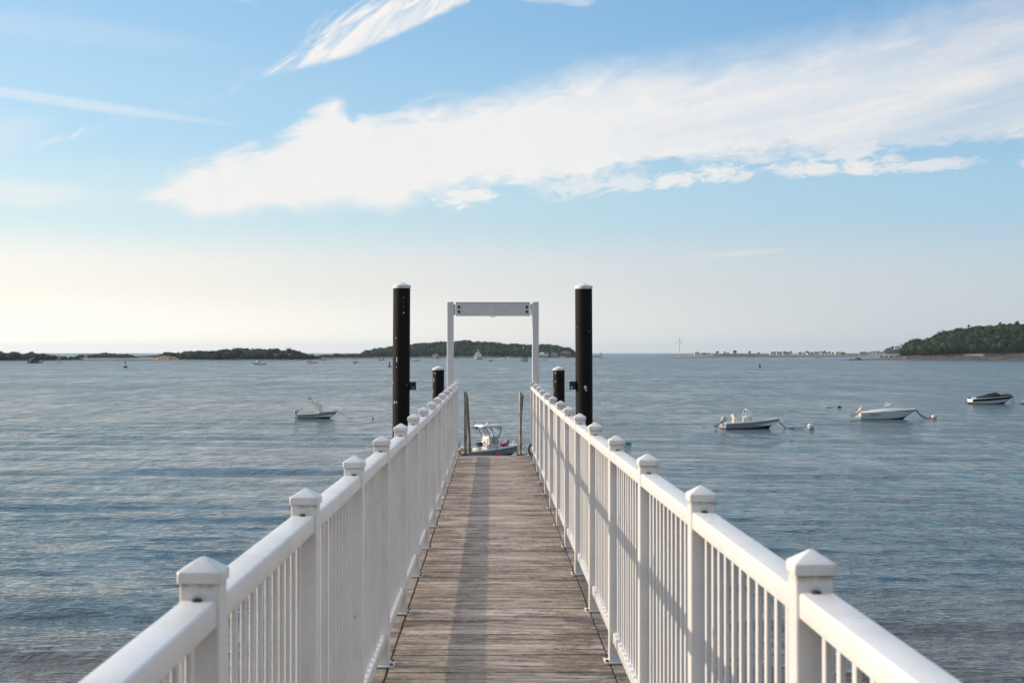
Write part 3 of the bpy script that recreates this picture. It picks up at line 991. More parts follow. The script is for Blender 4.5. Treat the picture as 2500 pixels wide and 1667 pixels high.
while y > -1.2:
    o = link_obj('plank', plank_data[random.randrange(8)], deck, (random.uniform(-.002, .002), y, deck_z(y) + random.uniform(-0.0016, 0.0016)))
    if random.random() < 0.5:
        o.rotation_euler = (0, 0, random.uniform(-0.0012, 0.0012))
    y -= PLANK
    k += 1
def edge_mesh(seedv):
    mb = MB()
    mb.box((0, 0, -0.022), (0.118, 2.40, 0.038), bevel=0.004)
    return mb.mesh('edge_board', 'edge_wood')
ed = edge_mesh(1)
for xs in (-0.596, 0.680):
    yy = DECK_END - 1.2
    while yy > -1.3:
        o = link_obj('edge_board', ed, deck, (xs, yy, deck_z(yy) + 0.001))
        o.rotation_euler = (math.atan((deck_z(yy + 1.2) - deck_z(yy - 1.2)) / 2.4), 0, 0)
        yy -= 2.406
for xs in (-0.596, 0.042, 0.680):
    mb = MB()
    rows = []
    for i in range(13):
        yy = -1.2 + (DECK_END + 1.0) * i / 12
        z = deck_z(yy) - 0.045
        rows.append([(xs - .05, yy, z), (xs + .05, yy, z), (xs + .05, yy, z - .3), (xs - .05, yy, z - .3)])
    mb.grid(rows, close=True)
    mb.poly(rows[0], [(0, 1, 2, 3)])
    mb.poly(rows[-1], [(3, 2, 1, 0)])
    mb.build('girder', 'portal_paint', deck)
mb = MB()
mb.box((0.042, DECK_END + 0.02, deck_z(DECK_END) - 0.03), (1.30, 0.035, 0.06), bevel=0.004)
mb.build('end_board', 'edge_wood', deck)

# railing parts, each modelled once
def post_mesh():
    mb = MB()
    mb.box((0, 0, 0.576), (0.078, 0.078, 1.130), bevel=0.005, seg=2)
    return mb.mesh('post', 'white_paint', True, 18)
def cap_mesh():
    mb = MB()
    def sq(h, z, r):
        out = []
        for (sx, sy) in ((1, 1), (-1, 1), (-1, -1), (1, -1)):
            base = math.atan2(sy, sx)
            for t in (-0.7, -0.25, 0.25, 0.7):
                a = base + t * 0.62
                cx_, cy_ = sx * (h - r), sy * (h - r)
                out.append((cx_ + r * math.cos(base + t * 1.1), cy_ + r * math.sin(base + t * 1.1), z))
        return out
    rows = [sq(0.0400, 0.0, .004), sq(0.0432, 0.0015, .006), sq(0.0440, 0.0050, .007), sq(0.0440, 0.0200, .007), sq(0.0432, 0.0228, .007), sq(0.0415, 0.0245, .006),
            sq(0.027, 0.0340, .005), sq(0.012, 0.0435, .003), sq(0.004, 0.0480, .001)]
    mb.grid(rows, close=True)
    mb.poly(rows[-1], [tuple(range(16))])
    mb.poly(rows[0], [tuple(range(15, -1, -1))])
    return mb.mesh('post_cap', 'white_paint', True, 16)
def plate_mesh():
    mb = MB()
    mb.box((0, 0, 0.006), (0.128, 0.128, 0.012), bevel=0.003)
    return mb.mesh('foot_plate', 'white_paint', True)
def bolt_mesh():
    mb = MB()
    mb.lathe([(0.012, 0.0), (0.012, 0.002), (0.0085, 0.002), (0.0085, 0.009), (0.006, 0.011)], 6)
    return mb.mesh('bolt', 'bolt_brown')
def weep_mesh():
    mb = MB()
    mb.lathe([(0.010, 0.0), (0.010, 0.004), (0.007, 0.006)], 10)
    return mb.mesh('rail_screw', 'dark_steel')
def picket_mesh():
    mb = MB()
    mb.box((0, 0, 0.609), (0.0125, 0.025, 0.892), bevel=0.002)
    return mb.mesh('picket', 'white_paint')
POST, CAP, PLATE, BOLT, WEEP, PICKET = post_mesh(), cap_mesh(), plate_mesh(), bolt_mesh(), weep_mesh(), picket_mesh()
def rail_mesh(name, w, h, rad, ln):
    mb = MB()
    prof = []
    for (sx, sz) in ((1, 1), (-1, 1), (-1, -1), (1, -1)):
        base = math.atan2(sz, sx)
        for t in (-0.785, -0.26, 0.26, 0.785):
            a = {(1, 1): R(45), (-1, 1): R(135), (-1, -1): R(225), (1, -1): R(315)}[(sx, sz)] + t
            prof.append((sx * (w / 2 - rad) + rad * math.cos(a), sz * (h / 2 - rad) + rad * math.sin(a)))
    rows = [[(x, yy, z) for x, z in prof] for yy in (-ln / 2, 0, ln / 2)]
    mb.grid(rows, close=True)
    mb.poly(rows[0], [tuple(range(16))])
    mb.poly(rows[-1], [tuple(range(15, -1, -1))])
    return mb.mesh(name, 'white_paint', True, 18)
PITCH = 1.524
TOPR = rail_mesh('top_rail', 0.071, 0.054, 0.007, PITCH - 0.077)
BOTR = rail_mesh('bottom_rail', 0.044, 0.055, 0.005, PITCH - 0.077)
def railing(x, y0, label, side):
    rt = thing('gangway_railing', label, 'railing', (0, 0, 0), 0, 'white railings of the gangway')
    n = 14
    for i in range(-1, n):
        y = y0 + i * PITCH
        z = deck_z(y)
        lean = random.uniform(-0.004, 0.004)
        p = link_obj('post', POST, rt, (x + random.uniform(-.002, .002), y, z))
        p.rotation_euler = (random.uniform(-.003, .003), lean, random.uniform(-.006, .006))
        c = link_obj('post_cap', CAP, p, (random.uniform(-.001, .001), 0, 1.139 + random.uniform(-.002, .002)))
        c.rotation_euler = (random.uniform(-.012, .012), random.uniform(-.012, .012), random.choice((0, 1, 2, 3)) * math.pi / 2 + random.uniform(-.02, .02))
        link_obj('foot_plate', PLATE, p, (0, 0, 0.0005))
        for bx, by in ((0.051 * side, -0.051), (0.051 * side, 0.051), (-0.051 * side, -0.051)):
            link_obj('bolt', BOLT, p, (bx, by, 0.0125))
        link_obj('rail_screw', WEEP, p, (random.uniform(-.004, .004), -0.050, 1.1072))
        if i == n - 1:
            break
        ym = y + PITCH / 2
        za, zb_ = deck_z(y), deck_z(y + PITCH)
        tilt = math.atan((zb_ - za) / PITCH)
        zm = (za + zb_) / 2
        for nm, me, h in (('top_rail', TOPR, 1.080), ('bottom_rail', BOTR, 0.1375)):
            o = link_obj(nm, me, rt, (x, ym, zm + h))
            o.rotation_euler = (tilt, 0, 0)
        for q in range(12):
            yq = y + PITCH * (q + 1) / 13.0
            link_obj('picket', PICKET, rt, (x + random.uniform(-.0008, .0008), yq, za + (zb_ - za) * (q + 1) / 13.0))
    return rt
railing(XL, 2.81, 'white picket railing along the left side of the gangway', 1)
railing(XR, 2.885, 'white picket railing along the right side of the gangway', -1)

# white steel portal at the gangway's far end
def portal():
    yp = 22.86
    t = thing('gangway_portal', 'white steel portal frame with bolted crossbeam at the gangway end', 'portal', (0.016, yp, 0))
    top = EYE.z + (HORIZON - 737.0) / F * yp
    bot = deck_z(yp) - 0.5
    for nm, xx in (('upright', -0.684), ('upright', 0.684)):
        mb = MB()
        mb.box((xx, 0, (top + bot) / 2), (0.105, 0.105, top - bot), bevel=0.006)
        mb.build(nm, 'portal_paint', t, smooth=True)
        s = 1 if xx < 0 else -1
        mb = MB()
        mb.box((xx + s * 0.066, -0.01, top - 0.125), (0.036, 0.012, 0.175), bevel=0.002)
        mb.build('gusset', 'portal_paint', t)
    # channel beam: web and two flanges
    zc = top - 0.118
    L = 1.19
    mb = MB()
    mb.box((0, -0.035, zc), (L, 0.010, 0.200), bevel=0.001)
    mb.box((0, 0.0, zc + 0.104), (L, 0.090, 0.009), bevel=0.001)
    mb.box((0, 0.0, zc - 0.104), (L, 0.090, 0.009), bevel=0.001)
    beam = mb.build('crossbeam', 'portal_paint', t)
    for bx in (-0.545, 0.545):
        for bz in (0.035, -0.040):
            mb = MB()
            M = Matrix.Translation((bx, -0.0405, zc + bz)) @ Matrix.Rotation(R(90), 4, 'X')
            mb.lathe([(0.024, 0.0), (0.024, 0.004), (0.017, 0.004), (0.017, 0.014), (0.012, 0.017)], 8, M=M)
            mb.build('bolt', 'rust', beam)
    mb = MB()
    mb.tube([(-0.035, -0.03, zc - 0.110), (-0.02, -0.03, zc - 0.122), (0.0, -0.03, zc - 0.126), (0.02, -0.03, zc - 0.122), (0.035, -0.03, zc - 0.110)], 0.005, 6)
    mb.build('pad_eye', 'rust', beam)
    mb = MB()
    mb.box((0, -0.037, zc + 0.1105), (L + 0.004, 0.018, 0.003))
    mb.build('rust_edge', 'rust', beam)
portal()

# hinged ramp dropping from the gangway's end to the float
def ramp():
    y0, z0 = DECK_END + 0.12, deck_z(DECK_END) - 0.03
    y1, z1 = 41.0, 0.62
    t = thing('boarding_ramp', 'narrow ramp with brown pipe handrails dropping from the gangway end', 'ramp')
    def pt(x, s, h):
        return (x, y0 + (y1 - y0) * s, z0 + (z1 - z0) * s + h)
    for xs in (-0.425, 0.458):
        mb = MB()
        hgt = 1.045
        mb.tube([(xs, y0, z0 - 0.02), (xs, y0, z0 + hgt - .02), (xs, y0, z0 + hgt)], [0.025, 0.025, 0.016], 12)
        p = mb.build('newel_pipe', 'weathered_pipe', t, smooth=True)
        mb = MB()
        mb.box((xs, y0, z0 + 0.035), (0.13, 0.10, 0.022), bevel=0.003)
        mb.build('base_plate', 'dark_steel', p)
        for hh, nm in ((0.98, 'handrail'),):
            mb = MB()
            xo = xs + 0.02 if xs < 0 else xs + 0.03
            mb.tube([pt(xo, 0.0, hh), pt(xo, 0.5, hh), pt(xo, 1.0, hh)], 0.023, 10)
            mb.build(nm, 'weathered_pipe', t, smooth=True)
        for i in range(1, 9):
            mb = MB()
            mb.tube([pt(xs, i / 8.0, -0.05), pt(xs + (0.02 if xs < 0 else 0.03), i / 8.0, 0.98)], 0.016, 8)
            mb.build('stanchion', 'weathered_pipe', t, smooth=True)
        mb = MB()
        mb.grid([[pt(xs - .03, 0, -.02), pt(xs + .03, 0, -.02), pt(xs + .03, 0, -.2), pt(xs - .03, 0, -.2)],
                 [pt(xs - .03, 1, -.02), pt(xs + .03, 1, -.02), pt(xs + .03, 1, -.2), pt(xs - .03, 1, -.2)]], close=True)
        mb.build('side_beam', 'galvanised', t)
    mb = MB()
    mb.grid([[pt(-.40, 0, -.05), pt(.43, 0, -.05), pt(.43, 0, -.09), pt(-.40, 0, -.09)], [pt(-.40, 1, -.05), pt(.43, 1, -.05), pt(.43, 1, -.09), pt(-.40, 1, -.09)]], close=True)
    mb.build('walkway', 'edge_wood', t)
    f = thing('landing_float', 'low wooden float between the four black piles', 'float', (0, 36.0, 0))
    for i in range(50):
        mb = MB() if i == 0 else None
        if i == 0:
            mb.box((0, 0, 0), (2.9, 0.29, 0.05), bevel=0.004)
            pm = mb.mesh('plank', 'edge_wood')
        link_obj('plank', pm, f, (0.1, -7.35 + i * 0.3, 0.55))
    mb = MB()
    mb.box((0.1, 0, 0.22), (2.88, 15.0, 0.6), bevel=0.02)
    mb.build('pontoon', 'timber_dark', f)
ramp()

# black line slung on the last right-hand post
def rope_loop():
    yy = 22.885 - 0.19
    z = deck_z(yy)
    mb = MB()
    pts = []
    for i in range(22):
        a = R(40) + i / 21.0 * R(250)
        pts.append((XR - 0.030 + 0.032 * math.cos(a), yy - 0.03, z + 0.100 + 0.075 * math.sin(a)))
    pts.append((XR - 0.005, yy - 0.03, z + 0.012))
    mb.tube(pts, 0.014, 8)
    o = mb.build('rope_end', 'rubber_black', smooth=True)
    tag(o, 'black hooked rope end at the foot of the last right-hand post', 'rope')
rope_loop()

# black sleeved piles with white cone caps
def pile(x, y, top, lean, label, chips, bracket=None, group=None):
    t = thing('mooring_pile', label, 'pile', (x, y, -2.0), 0, group)
    h = top + 2.0
    mb = MB()
    n = 14
    def ax(z):
        return lean * (h - z)
    rows = [[(0.172 * math.cos(2 * math.pi * k / 32) + ax(h * i / n), 0.172 * math.sin(2 * math.pi * k / 32), (h - 0.07) * i / n) for k in range(32)] for i in range(n + 1)]
    mb.grid(rows, close=True)
    mb.poly(rows[-1], [tuple(range(32))])
    shaft = mb.build('sleeve', 'pile_sleeve', t, smooth=True)
    mb = MB()
    mb.lathe([(0.180, h - 0.125), (0.181, h - 0.120), (0.181, h - 0.068), (0.178, h - 0.064), (0.14, h - 0.052), (0.08, h - 0.028), (0.035, h - 0.008), (0.012, h)], 32)
    cp = mb.build('cone_cap', 'cap_white', t, smooth=True, angle=14)
    for s in (-1, 0.2):
        mb = MB()
        mb.lathe([(0.007, 0), (0.007, 0.006)], 8, M=Matrix.Translation((0.181 * math.cos(-1.57 + s * .2), 0.181 * math.sin(-1.57 + s * .2), h - 0.09)) @ Matrix.Rotation(R(90), 4, 'X'))
        mb.build('screw', 'dark_steel', cp)
    # scuffed chips in the sleeve: thin flakes of old paint standing on it
    for (da, dzz, w, hh, mt) in chips:
        mb = MB()
        pts, k = [], 9
        rng = random.Random(int(da * 1000 + dzz * 77))
        a0 = -math.pi / 2 + da
        z0 = h - dzz
        for q in range(k):
            g = 2 * math.pi * q / k
            rr = rng.uniform(0.55, 1.0)
            aa = a0 + w / 0.172 * rr * math.cos(g)
            pts.append((0.1735 * math.cos(aa) + ax(z0), 0.1735 * math.sin(aa), z0 + hh * rr * math.sin(g)))
        mb.poly(pts, [tuple(range(k))])
        mb.build('paint_chip', mt, shaft)
    if bracket:
        sx, bz = bracket
        zz = bz + 2.0
        mb = MB()
        mb.box((sx * 0.235 + ax(zz), -0.04, zz), (0.13, 0.10, 0.165), bevel=0.008)
        br = mb.build('bracket', 'dark_steel', t)
        mb = MB()
        mb.lathe([(0.022, 0), (0.022, 0.008), (0.016, 0.014)], 12, M=Matrix.Translation((sx * 0.245 + ax(zz), -0.09, zz - 0.045)) @ Matrix.Rotation(R(90), 4, 'X'))
        mb.build('roller_bolt', 'galvanised', br)
YB, YS = 28.6, 42.4
W_, T_ = 'flag_white', 'house_tan'
pile((981 - VANISH) / F * YB, YB, EYE.z + 1.41, -0.0045, 'tall black pile with white cone cap left of the gangway',
     [(0.30, 0.32, .006, .012, W_), (0.30, 0.41, .005, .006, W_), (0.31, 0.50, .005, .010, W_), (0.31, 0.62, .014, .028, W_), (0.05, 0.58, .010, .012, 'rust'), (-0.62, 1.12, .012, .02, W_), (-0.5, 1.55, .010, .075, W_),
      (-0.52, 1.70, .006, .02, W_), (-1.2, 2.02, .01, .03, W_), (0.75, 2.06, .008, .012, W_), (-0.75, 2.42, .075, .022, 'bluff'), (-0.85, 2.40, .03, .035, T_), (-0.5, 2.40, .02, .03, T_)],
     (1, EYE.z - 0.67))
pile((1425 - VANISH) / F * YB, YB, EYE.z + 1.40, 0.004, 'tall black pile with white cone cap right of the gangway',
     [(0.08, 2.10, .035, .05, W_), (0.2, 2.16, .02, .03, W_), (0.62, 0.98, .008, .012, W_), (-0.95, 0.90, .006, .012, W_), (-1.1, 1.6, .006, .03, 'rust'), (-0.2, 0.55, .03, .005, 'rust')],
     (-1, EYE.z - 0.66))
pile((1070.5 - VANISH) / F * YS, YS, EYE.z - 0.40, -0.002, 'short black pile with white cap left of the portal',
     [(-0.9, .42, .02, .09, T_), (-1.1, .75, .015, .08, T_), (-0.6, .22, .03, .03, T_)])
pile((1364.5 - VANISH) / F * YS, YS, EYE.z - 0.41, 0.002, 'short black pile with white cap right of the portal',
     [(-0.75, .22, .03, .035, 'bluff'), (-0.7, .20, .03, .03, T_), (-0.72, .46, .018, .04, T_), (-1.1, .7, .01, .1, T_)])

# ------------------------------------------------------------------ boats
def hull_rows(L, B, zs, zb, sheer=1.0, stem=0.9, flare=0.84, draft=0.28, full=2.3, n=18, tumble=1.0):
    """stations from transom to stem: keel, chine, mid-side and sheer points (port side, y>0)"""
    out = []
    for i in range(n + 1):
        t = i / n
        b = B / 2 * (0.94 + 0.06 * math.sin(math.pi * min(t * 1.6, 1.0))) * max(0.0, 1 - t ** full * 1.0) ** 0.62
        b = max(b, 0.012)
        s = zs + (zb - zs) * (t ** 1.7) * sheer + (zb - zs) * (1 - sheer) * t
        bc = b * (flare * (1 - 0.45 * t ** 3))
        zc = 0.06 + 0.42 * zb * t ** 3.2
        zk = -draft + (draft + 0.62 * zb) * max(0.0, (t - 0.55) / 0.45) ** 2.6
        xs = L * t
        rake = 0.13 * L * t ** 5 * stem
        out.append({'t': t, 'keel': (xs - rake * 1.0, 0.0, zk), 'chine': (xs - rake * 0.75, bc, min(zc, s - 0.05)),
                    'mid': (xs - rake * 0.35, bc + (b - bc) * 0.62, (min(zc, s) + s) / 2), 'sheer': (xs, b, s), 'b': b, 's': s, 'x': xs})
    return out

def mir(p):
    return (p[0], -p[1], p[2])

def build_hull(t, L, B, zs, zb, side_mat, bottom_mat, rub_mat, open_sole=None, liner='gelcoat_white', gun=0.10, stripe=None, **kw):
    st = hull_rows(L, B, zs, zb, **kw)
    mb = MB()
    for sgn in (1, -1):
        f = (lambda p: p) if sgn > 0 else mir
        mb.grid([[f(q['chine']), f(q['mid']), f(q['sheer'])] for q in st])
    q = st[0]
    mb.poly([q['chine'], q['mid'], q['sheer'], mir(q['sheer']), mir(q['mid']), mir(q['chine'])], [(0, 1, 2, 3, 4, 5)])
    hull = mb.build('hull', side_mat, t, smooth=True, angle=50)
    mb = MB()
    mb.grid([[mir(q['chine']), q['keel'], q['chine']] for q in st])
    q = st[0]
    mb.poly([q['chine'], q['keel'], mir(q['chine'])], [(0, 1, 2)])
    mb.build('bottom', bottom_mat, hull, smooth=True)
    mb = MB()
    for sgn in (1, -1):
        mb.tube([(q['sheer'][0], sgn * (q['sheer'][1] + 0.012), q['sheer'][2] - 0.03) for q in st], 0.032, 6)
    mb.build('rub_rail', rub_mat, hull, smooth=True)
    if stripe:
        mat, f0, f1 = stripe
        mb = MB()
        for sgn in (1, -1):
            rows = []
            for q in st[:-1]:
                a, b, c = Vector(q['chine']), Vector(q['mid']), Vector(q['sheer'])
                def at(f):
                    p = a.lerp(b, f * 2) if f < .5 else b.lerp(c, f * 2 - 1)
                    return (p.x, sgn * (p.y + 0.012), p.z)
                rows.append([at(f0), at((f0 + f1) / 2), at(f1)])
            mb.grid(rows)
        mb.build('stripe', mat, hull, smooth=True)
    if open_sole is None:
        mb = MB()
        rows = []
        for q in st:
            b, s, x = q['b'], q['s'], q['x']
            cr = 0.16 * b
            rows.append([(x, -b, s), (x, -b * .6, s + cr * .7), (x, 0, s + cr), (x, b * .6, s + cr * .7), (x, b, s)])
        mb.grid(rows)
        mb.build('deck', liner, t, smooth=True)
    else:
        cut = [q for q in st if q['t'] < 0.90]
        mb = MB()
        inn = []
        for q in cut:
            bi = max(q['b'] - gun, 0.01)
            inn.append([(q['x'], q['b'], q['s']), (q['x'], bi, q['s'] + 0.015), (q['x'], bi * .97, open_sole), (q['x'], -bi * .97, open_sole), (q['x'], -bi, q['s'] + 0.015), (q['x'], -q['b'], q['s'])])
        mb.grid(inn)
        a = inn[-1]
        mb.poly(a, [(1, 2, 3, 4)])
        tail = [q for q in st if q['t'] >= cut[-1]['t']]
        mb.grid([[(q['x'], -q['b'], q['s']), (q['x'], 0, q['s'] + 0.03), (q['x'], q['b'], q['s'])] for q in tail])
        mb.box((0.06, 0, (open_sole + zs) / 2 + .02), (0.12, B * .86, zs - open_sole + .04))
        mb.build('liner', liner, t, smooth=True, angle=35)
    return st

def outboard(t, x, z, mat, tilt, s=1.0, y=0.0, dark='dark_steel'):
    """engine on the transom; tilt in degrees, 0 is down, the leg swings aft and up"""
    M = Matrix.Translation((x, y, z)) @ Matrix.Rotation(R(tilt), 4, 'Y') @ Matrix.Scale(s, 4)
    mb = MB()
    rows = []
    for zz, hx, hy, cx in ((0.12, .20, .15, -.18), (0.22, .27, .19, -.20), (0.40, .29, .20, -.21), (0.55, .26, .18, -.19), (0.64, .18, .13, -.16), (0.66, .06, .05, -.14)):
        rows.append([(cx + hx * math.cos(a) * (abs(math.cos(a)) ** -.25 if abs(math.cos(a)) > .2 else 1), hy * math.sin(a) * 1.1, zz) for a in [2 * math.pi * k / 14 for k in range(14)]])
    mb.grid(rows, close=True, M=M)
    mb.poly(rows[-1], [tuple(range(14))], M)
    root = mb.build('outboard_motor', mat, t, smooth=True)
    mb = MB()
    rows = [[(-.20 + hx * math.cos(a), hy * math.sin(a), zz) for a in [2 * math.pi * k / 10 for k in range(10)]] for zz, hx, hy in ((0.14, .16, .11), (-.1, .11, .08), (-.45, .10, .06), (-.62, .10, .05))]
    mb.grid(rows, close=True, M=M)
    mb.box((-.12, 0, 0.02), (.2, .2, .22), .02, M)
    mb.box((-.26, 0, -.44), (.34, .17, .025), .005, M)
    mb.build('leg', mat, root, smooth=True)
    mb = MB()
    rows = [[(xx, r_ * math.cos(a), -.66 + r_ * math.sin(a)) for a in [2 * math.pi * k / 10 for k in range(10)]] for xx, r_ in ((.02, .02), (-.08, .06), (-.25, .065), (-.42, .045), (-.46, .02))]
    mb.grid(rows, close=True, M=M)
    mb.poly([(-.12, .01, -.7), (-.32, .01, -.7), (-.30, .01, -.88), (-.20, .01, -.86), (-.12, -.01, -.7), (-.32, -.01, -.7), (-.30, -.01, -.88), (-.20, -.01, -.86)],
            [(0, 1, 2, 3), (4, 7, 6, 5), (0, 3, 7, 4), (1, 5, 6, 2), (2, 6, 7, 3)], M)
    mb.build('gearcase', mat, root, smooth=True)
    mb = MB()
    for kq in range(3):
        a = 2 * math.pi * kq / 3
        c, s_ = math.cos(a), math.sin(a)
        mb.poly([(-.44, -.03 * s_, -.66 + .03 * c), (-.40, .17 * c - .06 * s_, -.66 + .17 * s_ + .06 * c), (-.44, .20 * c, -.66 + .20 * s_), (-.48, .16 * c + .08 * s_, -.66 + .16 * s_ - .08 * c)], [(0, 1, 2, 3)], M)
    mb.build('propeller', dark, root)
    return root

def rail_tube(name, t, pts, r=0.02, mat='rail_steel', posts=()):
    mb = MB()
    mb.tube(pts, r, 6)
    for a, b in posts:
        mb.tube([a, b], r * .85, 6)
    return mb.build(name, mat, t, smooth=True)

def rope(name, label, pts, r, mat, seg=8):
    P = []
    for i in range(len(pts) - 1):
        a, b = Vector(pts[i]), Vector(pts[i + 1])
        for k in range(seg):
            P.append(a.lerp(b, k / seg))
    P.append(Vector(pts[-1]))
    # soften corners
    for _ in range(3):
        P = [P[0]] + [(P[i - 1] + P[i] * 2 + P[i + 1]) / 4 for i in range(1, len(P) - 1)] + [P[-1]]
    mb = MB()
    mb.tube(P, r, 6)
    o = mb.build(name, mat, smooth=True)
    return tag(o, label, 'rope')

def mooring_ball(p, rad, label, band='rope_blue', tilt=0.3):
    t = thing('mooring_buoy', label, 'buoy', p)
    M = Matrix.Translation((0, 0, rad * .55)) @ Matrix.Rotation(tilt, 4, 'Y')
    mb = MB()
    n = 12
    prof = [(rad * math.sin(math.pi * i / n) + 0.001, -rad * math.cos(math.pi * i / n)) for i in range(n + 1)]
    mb.lathe(prof, 20, M=M)
    b = mb.build('ball', 'buoy_white', t, smooth=True, angle=180)
    mb = MB()
    mb.lathe([(rad * 1.004, -rad * .07), (rad * 1.008, 0), (rad * 1.004, rad * .07)], 20, M=M)
    mb.build('band', band, b, smooth=True)
    mb = MB()
    mb.tube([(-.05, 0, rad), (-.04, 0, rad * 1.2), (.04, 0, rad * 1.2), (.05, 0, rad)], rad * .05, 6, M=M)
    mb.build('ring', 'dark_steel', b, smooth=True)
    return t

# --- centre-console boat (right of the gangway)
def console_boat():
    p = on_level(1764.5, 1045.5)
    t = thing('console_boat', 'white centre-console motorboat with raised outboard, nearest moored boat right of the gangway', 'boat', p, R(11))
    L, B = 6.55, 2.3
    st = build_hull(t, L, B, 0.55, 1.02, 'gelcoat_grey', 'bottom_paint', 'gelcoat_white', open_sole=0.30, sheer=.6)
    mb = MB()
    rows = []
    for sgn in (1, -1):
        mb.tube([(q['x'], sgn * (q['b'] - .05), q['s'] + .02) for q in st[:-1]], .045, 6)
    mb.build('gunwale', 'gelcoat_white', t, smooth=True)
    # console
    mb = MB()
    mb.poly([(2.35, -.42, .3), (2.35, .42, .3), (3.35, .36, .3), (3.35, -.36, .3), (2.38, -.42, 1.24), (2.38, .42, 1.24), (2.95, .38, 1.32), (2.95, -.38, 1.32), (3.30, .34, .86), (3.30, -.34, .86)],
            [(0, 1, 5, 4), (4, 5, 6, 7), (7, 6, 8, 9), (9, 8, 2, 3), (0, 4, 7, 9, 3), (1, 2, 8, 6, 5)])
    con = mb.build('console', 'gelcoat_white', t)
    mb = MB()
    for zc in (1.00, .66):
        mb.box((2.352, .0, zc), (.03, .52, .24), .02)
    mb.build('hatch', 'tan_liner', con)
    mb = MB()
    mb.lathe([(.05, 0), (.05, .02)], 12, M=Matrix.Translation((2.95, -.392, .98)) @ Matrix.Rotation(R(90), 4, 'X'))
    mb.build('compass_light', 'dark_steel', con)
    mb = MB()
    mb.tube([(2.36 + .02 * math.cos(a), .17 * math.cos(a), 1.12 + .17 * math.sin(a)) for a in [2 * math.pi * k / 14 for k in range(15)]], .015, 6)
    mb.build('steering_wheel', 'dark_steel', con)
    mb = MB()
    mb.poly([(2.95, -.36, 1.33), (2.95, .36, 1.33), (2.72, .34, 1.62), (2.72, -.34, 1.62)], [(0, 1, 2, 3)])
    mb.build('windscreen', 'clear_pane', con)
    for sg in (-1, 1):
        rail_tube('grab_frame', con, [(2.30, sg * .42, 1.10), (2.42, sg * .42, 1.6), (2.58, sg * .40, 1.98), (2.95, sg * .38, 2.02), (3.02, sg * .38, 1.94), (2.98, sg * .38, 1.28)], .026, 'cap_white',
                  [((2.62, sg * .40, 1.28), (2.93, sg * .39, 2.0))])
    rail_tube('cross_bar', con, [(2.58, -.40, 1.98), (2.58, .40, 1.98)], .026, 'cap_white')
    # seat
    mb = MB()
    mb.box((1.45, 0, .58), (.55, 1.0, .56), .04)
    mb.poly([(1.22, -.48, .95), (1.22, .48, .95), (1.36, .48, .95), (1.36, -.48, .95), (1.02, -.46, 1.46), (1.02, .46, 1.46), (1.12, .46, 1.48), (1.12, -.46, 1.48)],
            [(0, 1, 5, 4), (3, 2, 6, 7), (4, 5, 6, 7), (0, 3, 7, 4), (1, 2, 6, 5)])
    mb.build('seat', 'gelcoat_cream', t, smooth=True)
    # bow rail
    bow = [q for q in st if q['t'] > .55]
    for sg in (-1, 1):
        rail_tube('bow_rail', t, [(q['x'] - .05, sg * max(q['b'] - .08, 0.03), q['s'] + .05 + .42 * min(1, (q['t'] - .55) * 4)) for q in bow[:-1]] + [(L - .12, 0, 1.02 + .55)], .02, 'rail_steel',
                  [((q['x'] - .1, sg * (q['b'] - .1), q['s']), (q['x'] - .05, sg * (q['b'] - .08), q['s'] + .05 + .42 * min(1, (q['t'] - .55) * 4))) for q in bow[1:-1:2]])
    outboard(t, -.04, .52, 'motor_grey', 52, 1.12)
    # cleats and gear
    for xx in (.6, 4.6):
        mb = MB()
        mb.tube([(xx - .1, -(B / 2 - .12), st[3]['s'] + (.02 if xx < 2 else .2)), (xx + .1, -(B / 2 - .12), st[3]['s'] + (.02 if xx < 2 else .2))], .02, 6)
        mb.build('cleat', 'rail_steel', t)
    bow_w = Matrix.Rotation(R(11), 4, 'Z') @ Vector((L - .25, 0, .62))
    bp = Vector(p) + bow_w
    ball = on_level(1979, 1046.5)
    mooring_ball(ball, .37, 'round dirty white mooring ball beside the centre-console boat', 'rope_blue', .4)
    rope('mooring_line', 'blue floating mooring line from the centre-console boat to its ball',
         [bp, bp.lerp(ball, .22) + Vector((0, 0, -.52)), Vector((bp.lerp(ball, .5).x, bp.lerp(ball, .5).y, .10)), Vector((bp.lerp(ball, .8).x, bp.lerp(ball, .8).y, .09)), ball + Vector((-.36, 0, .25))], .055, 'rope_blue')
console_boat()

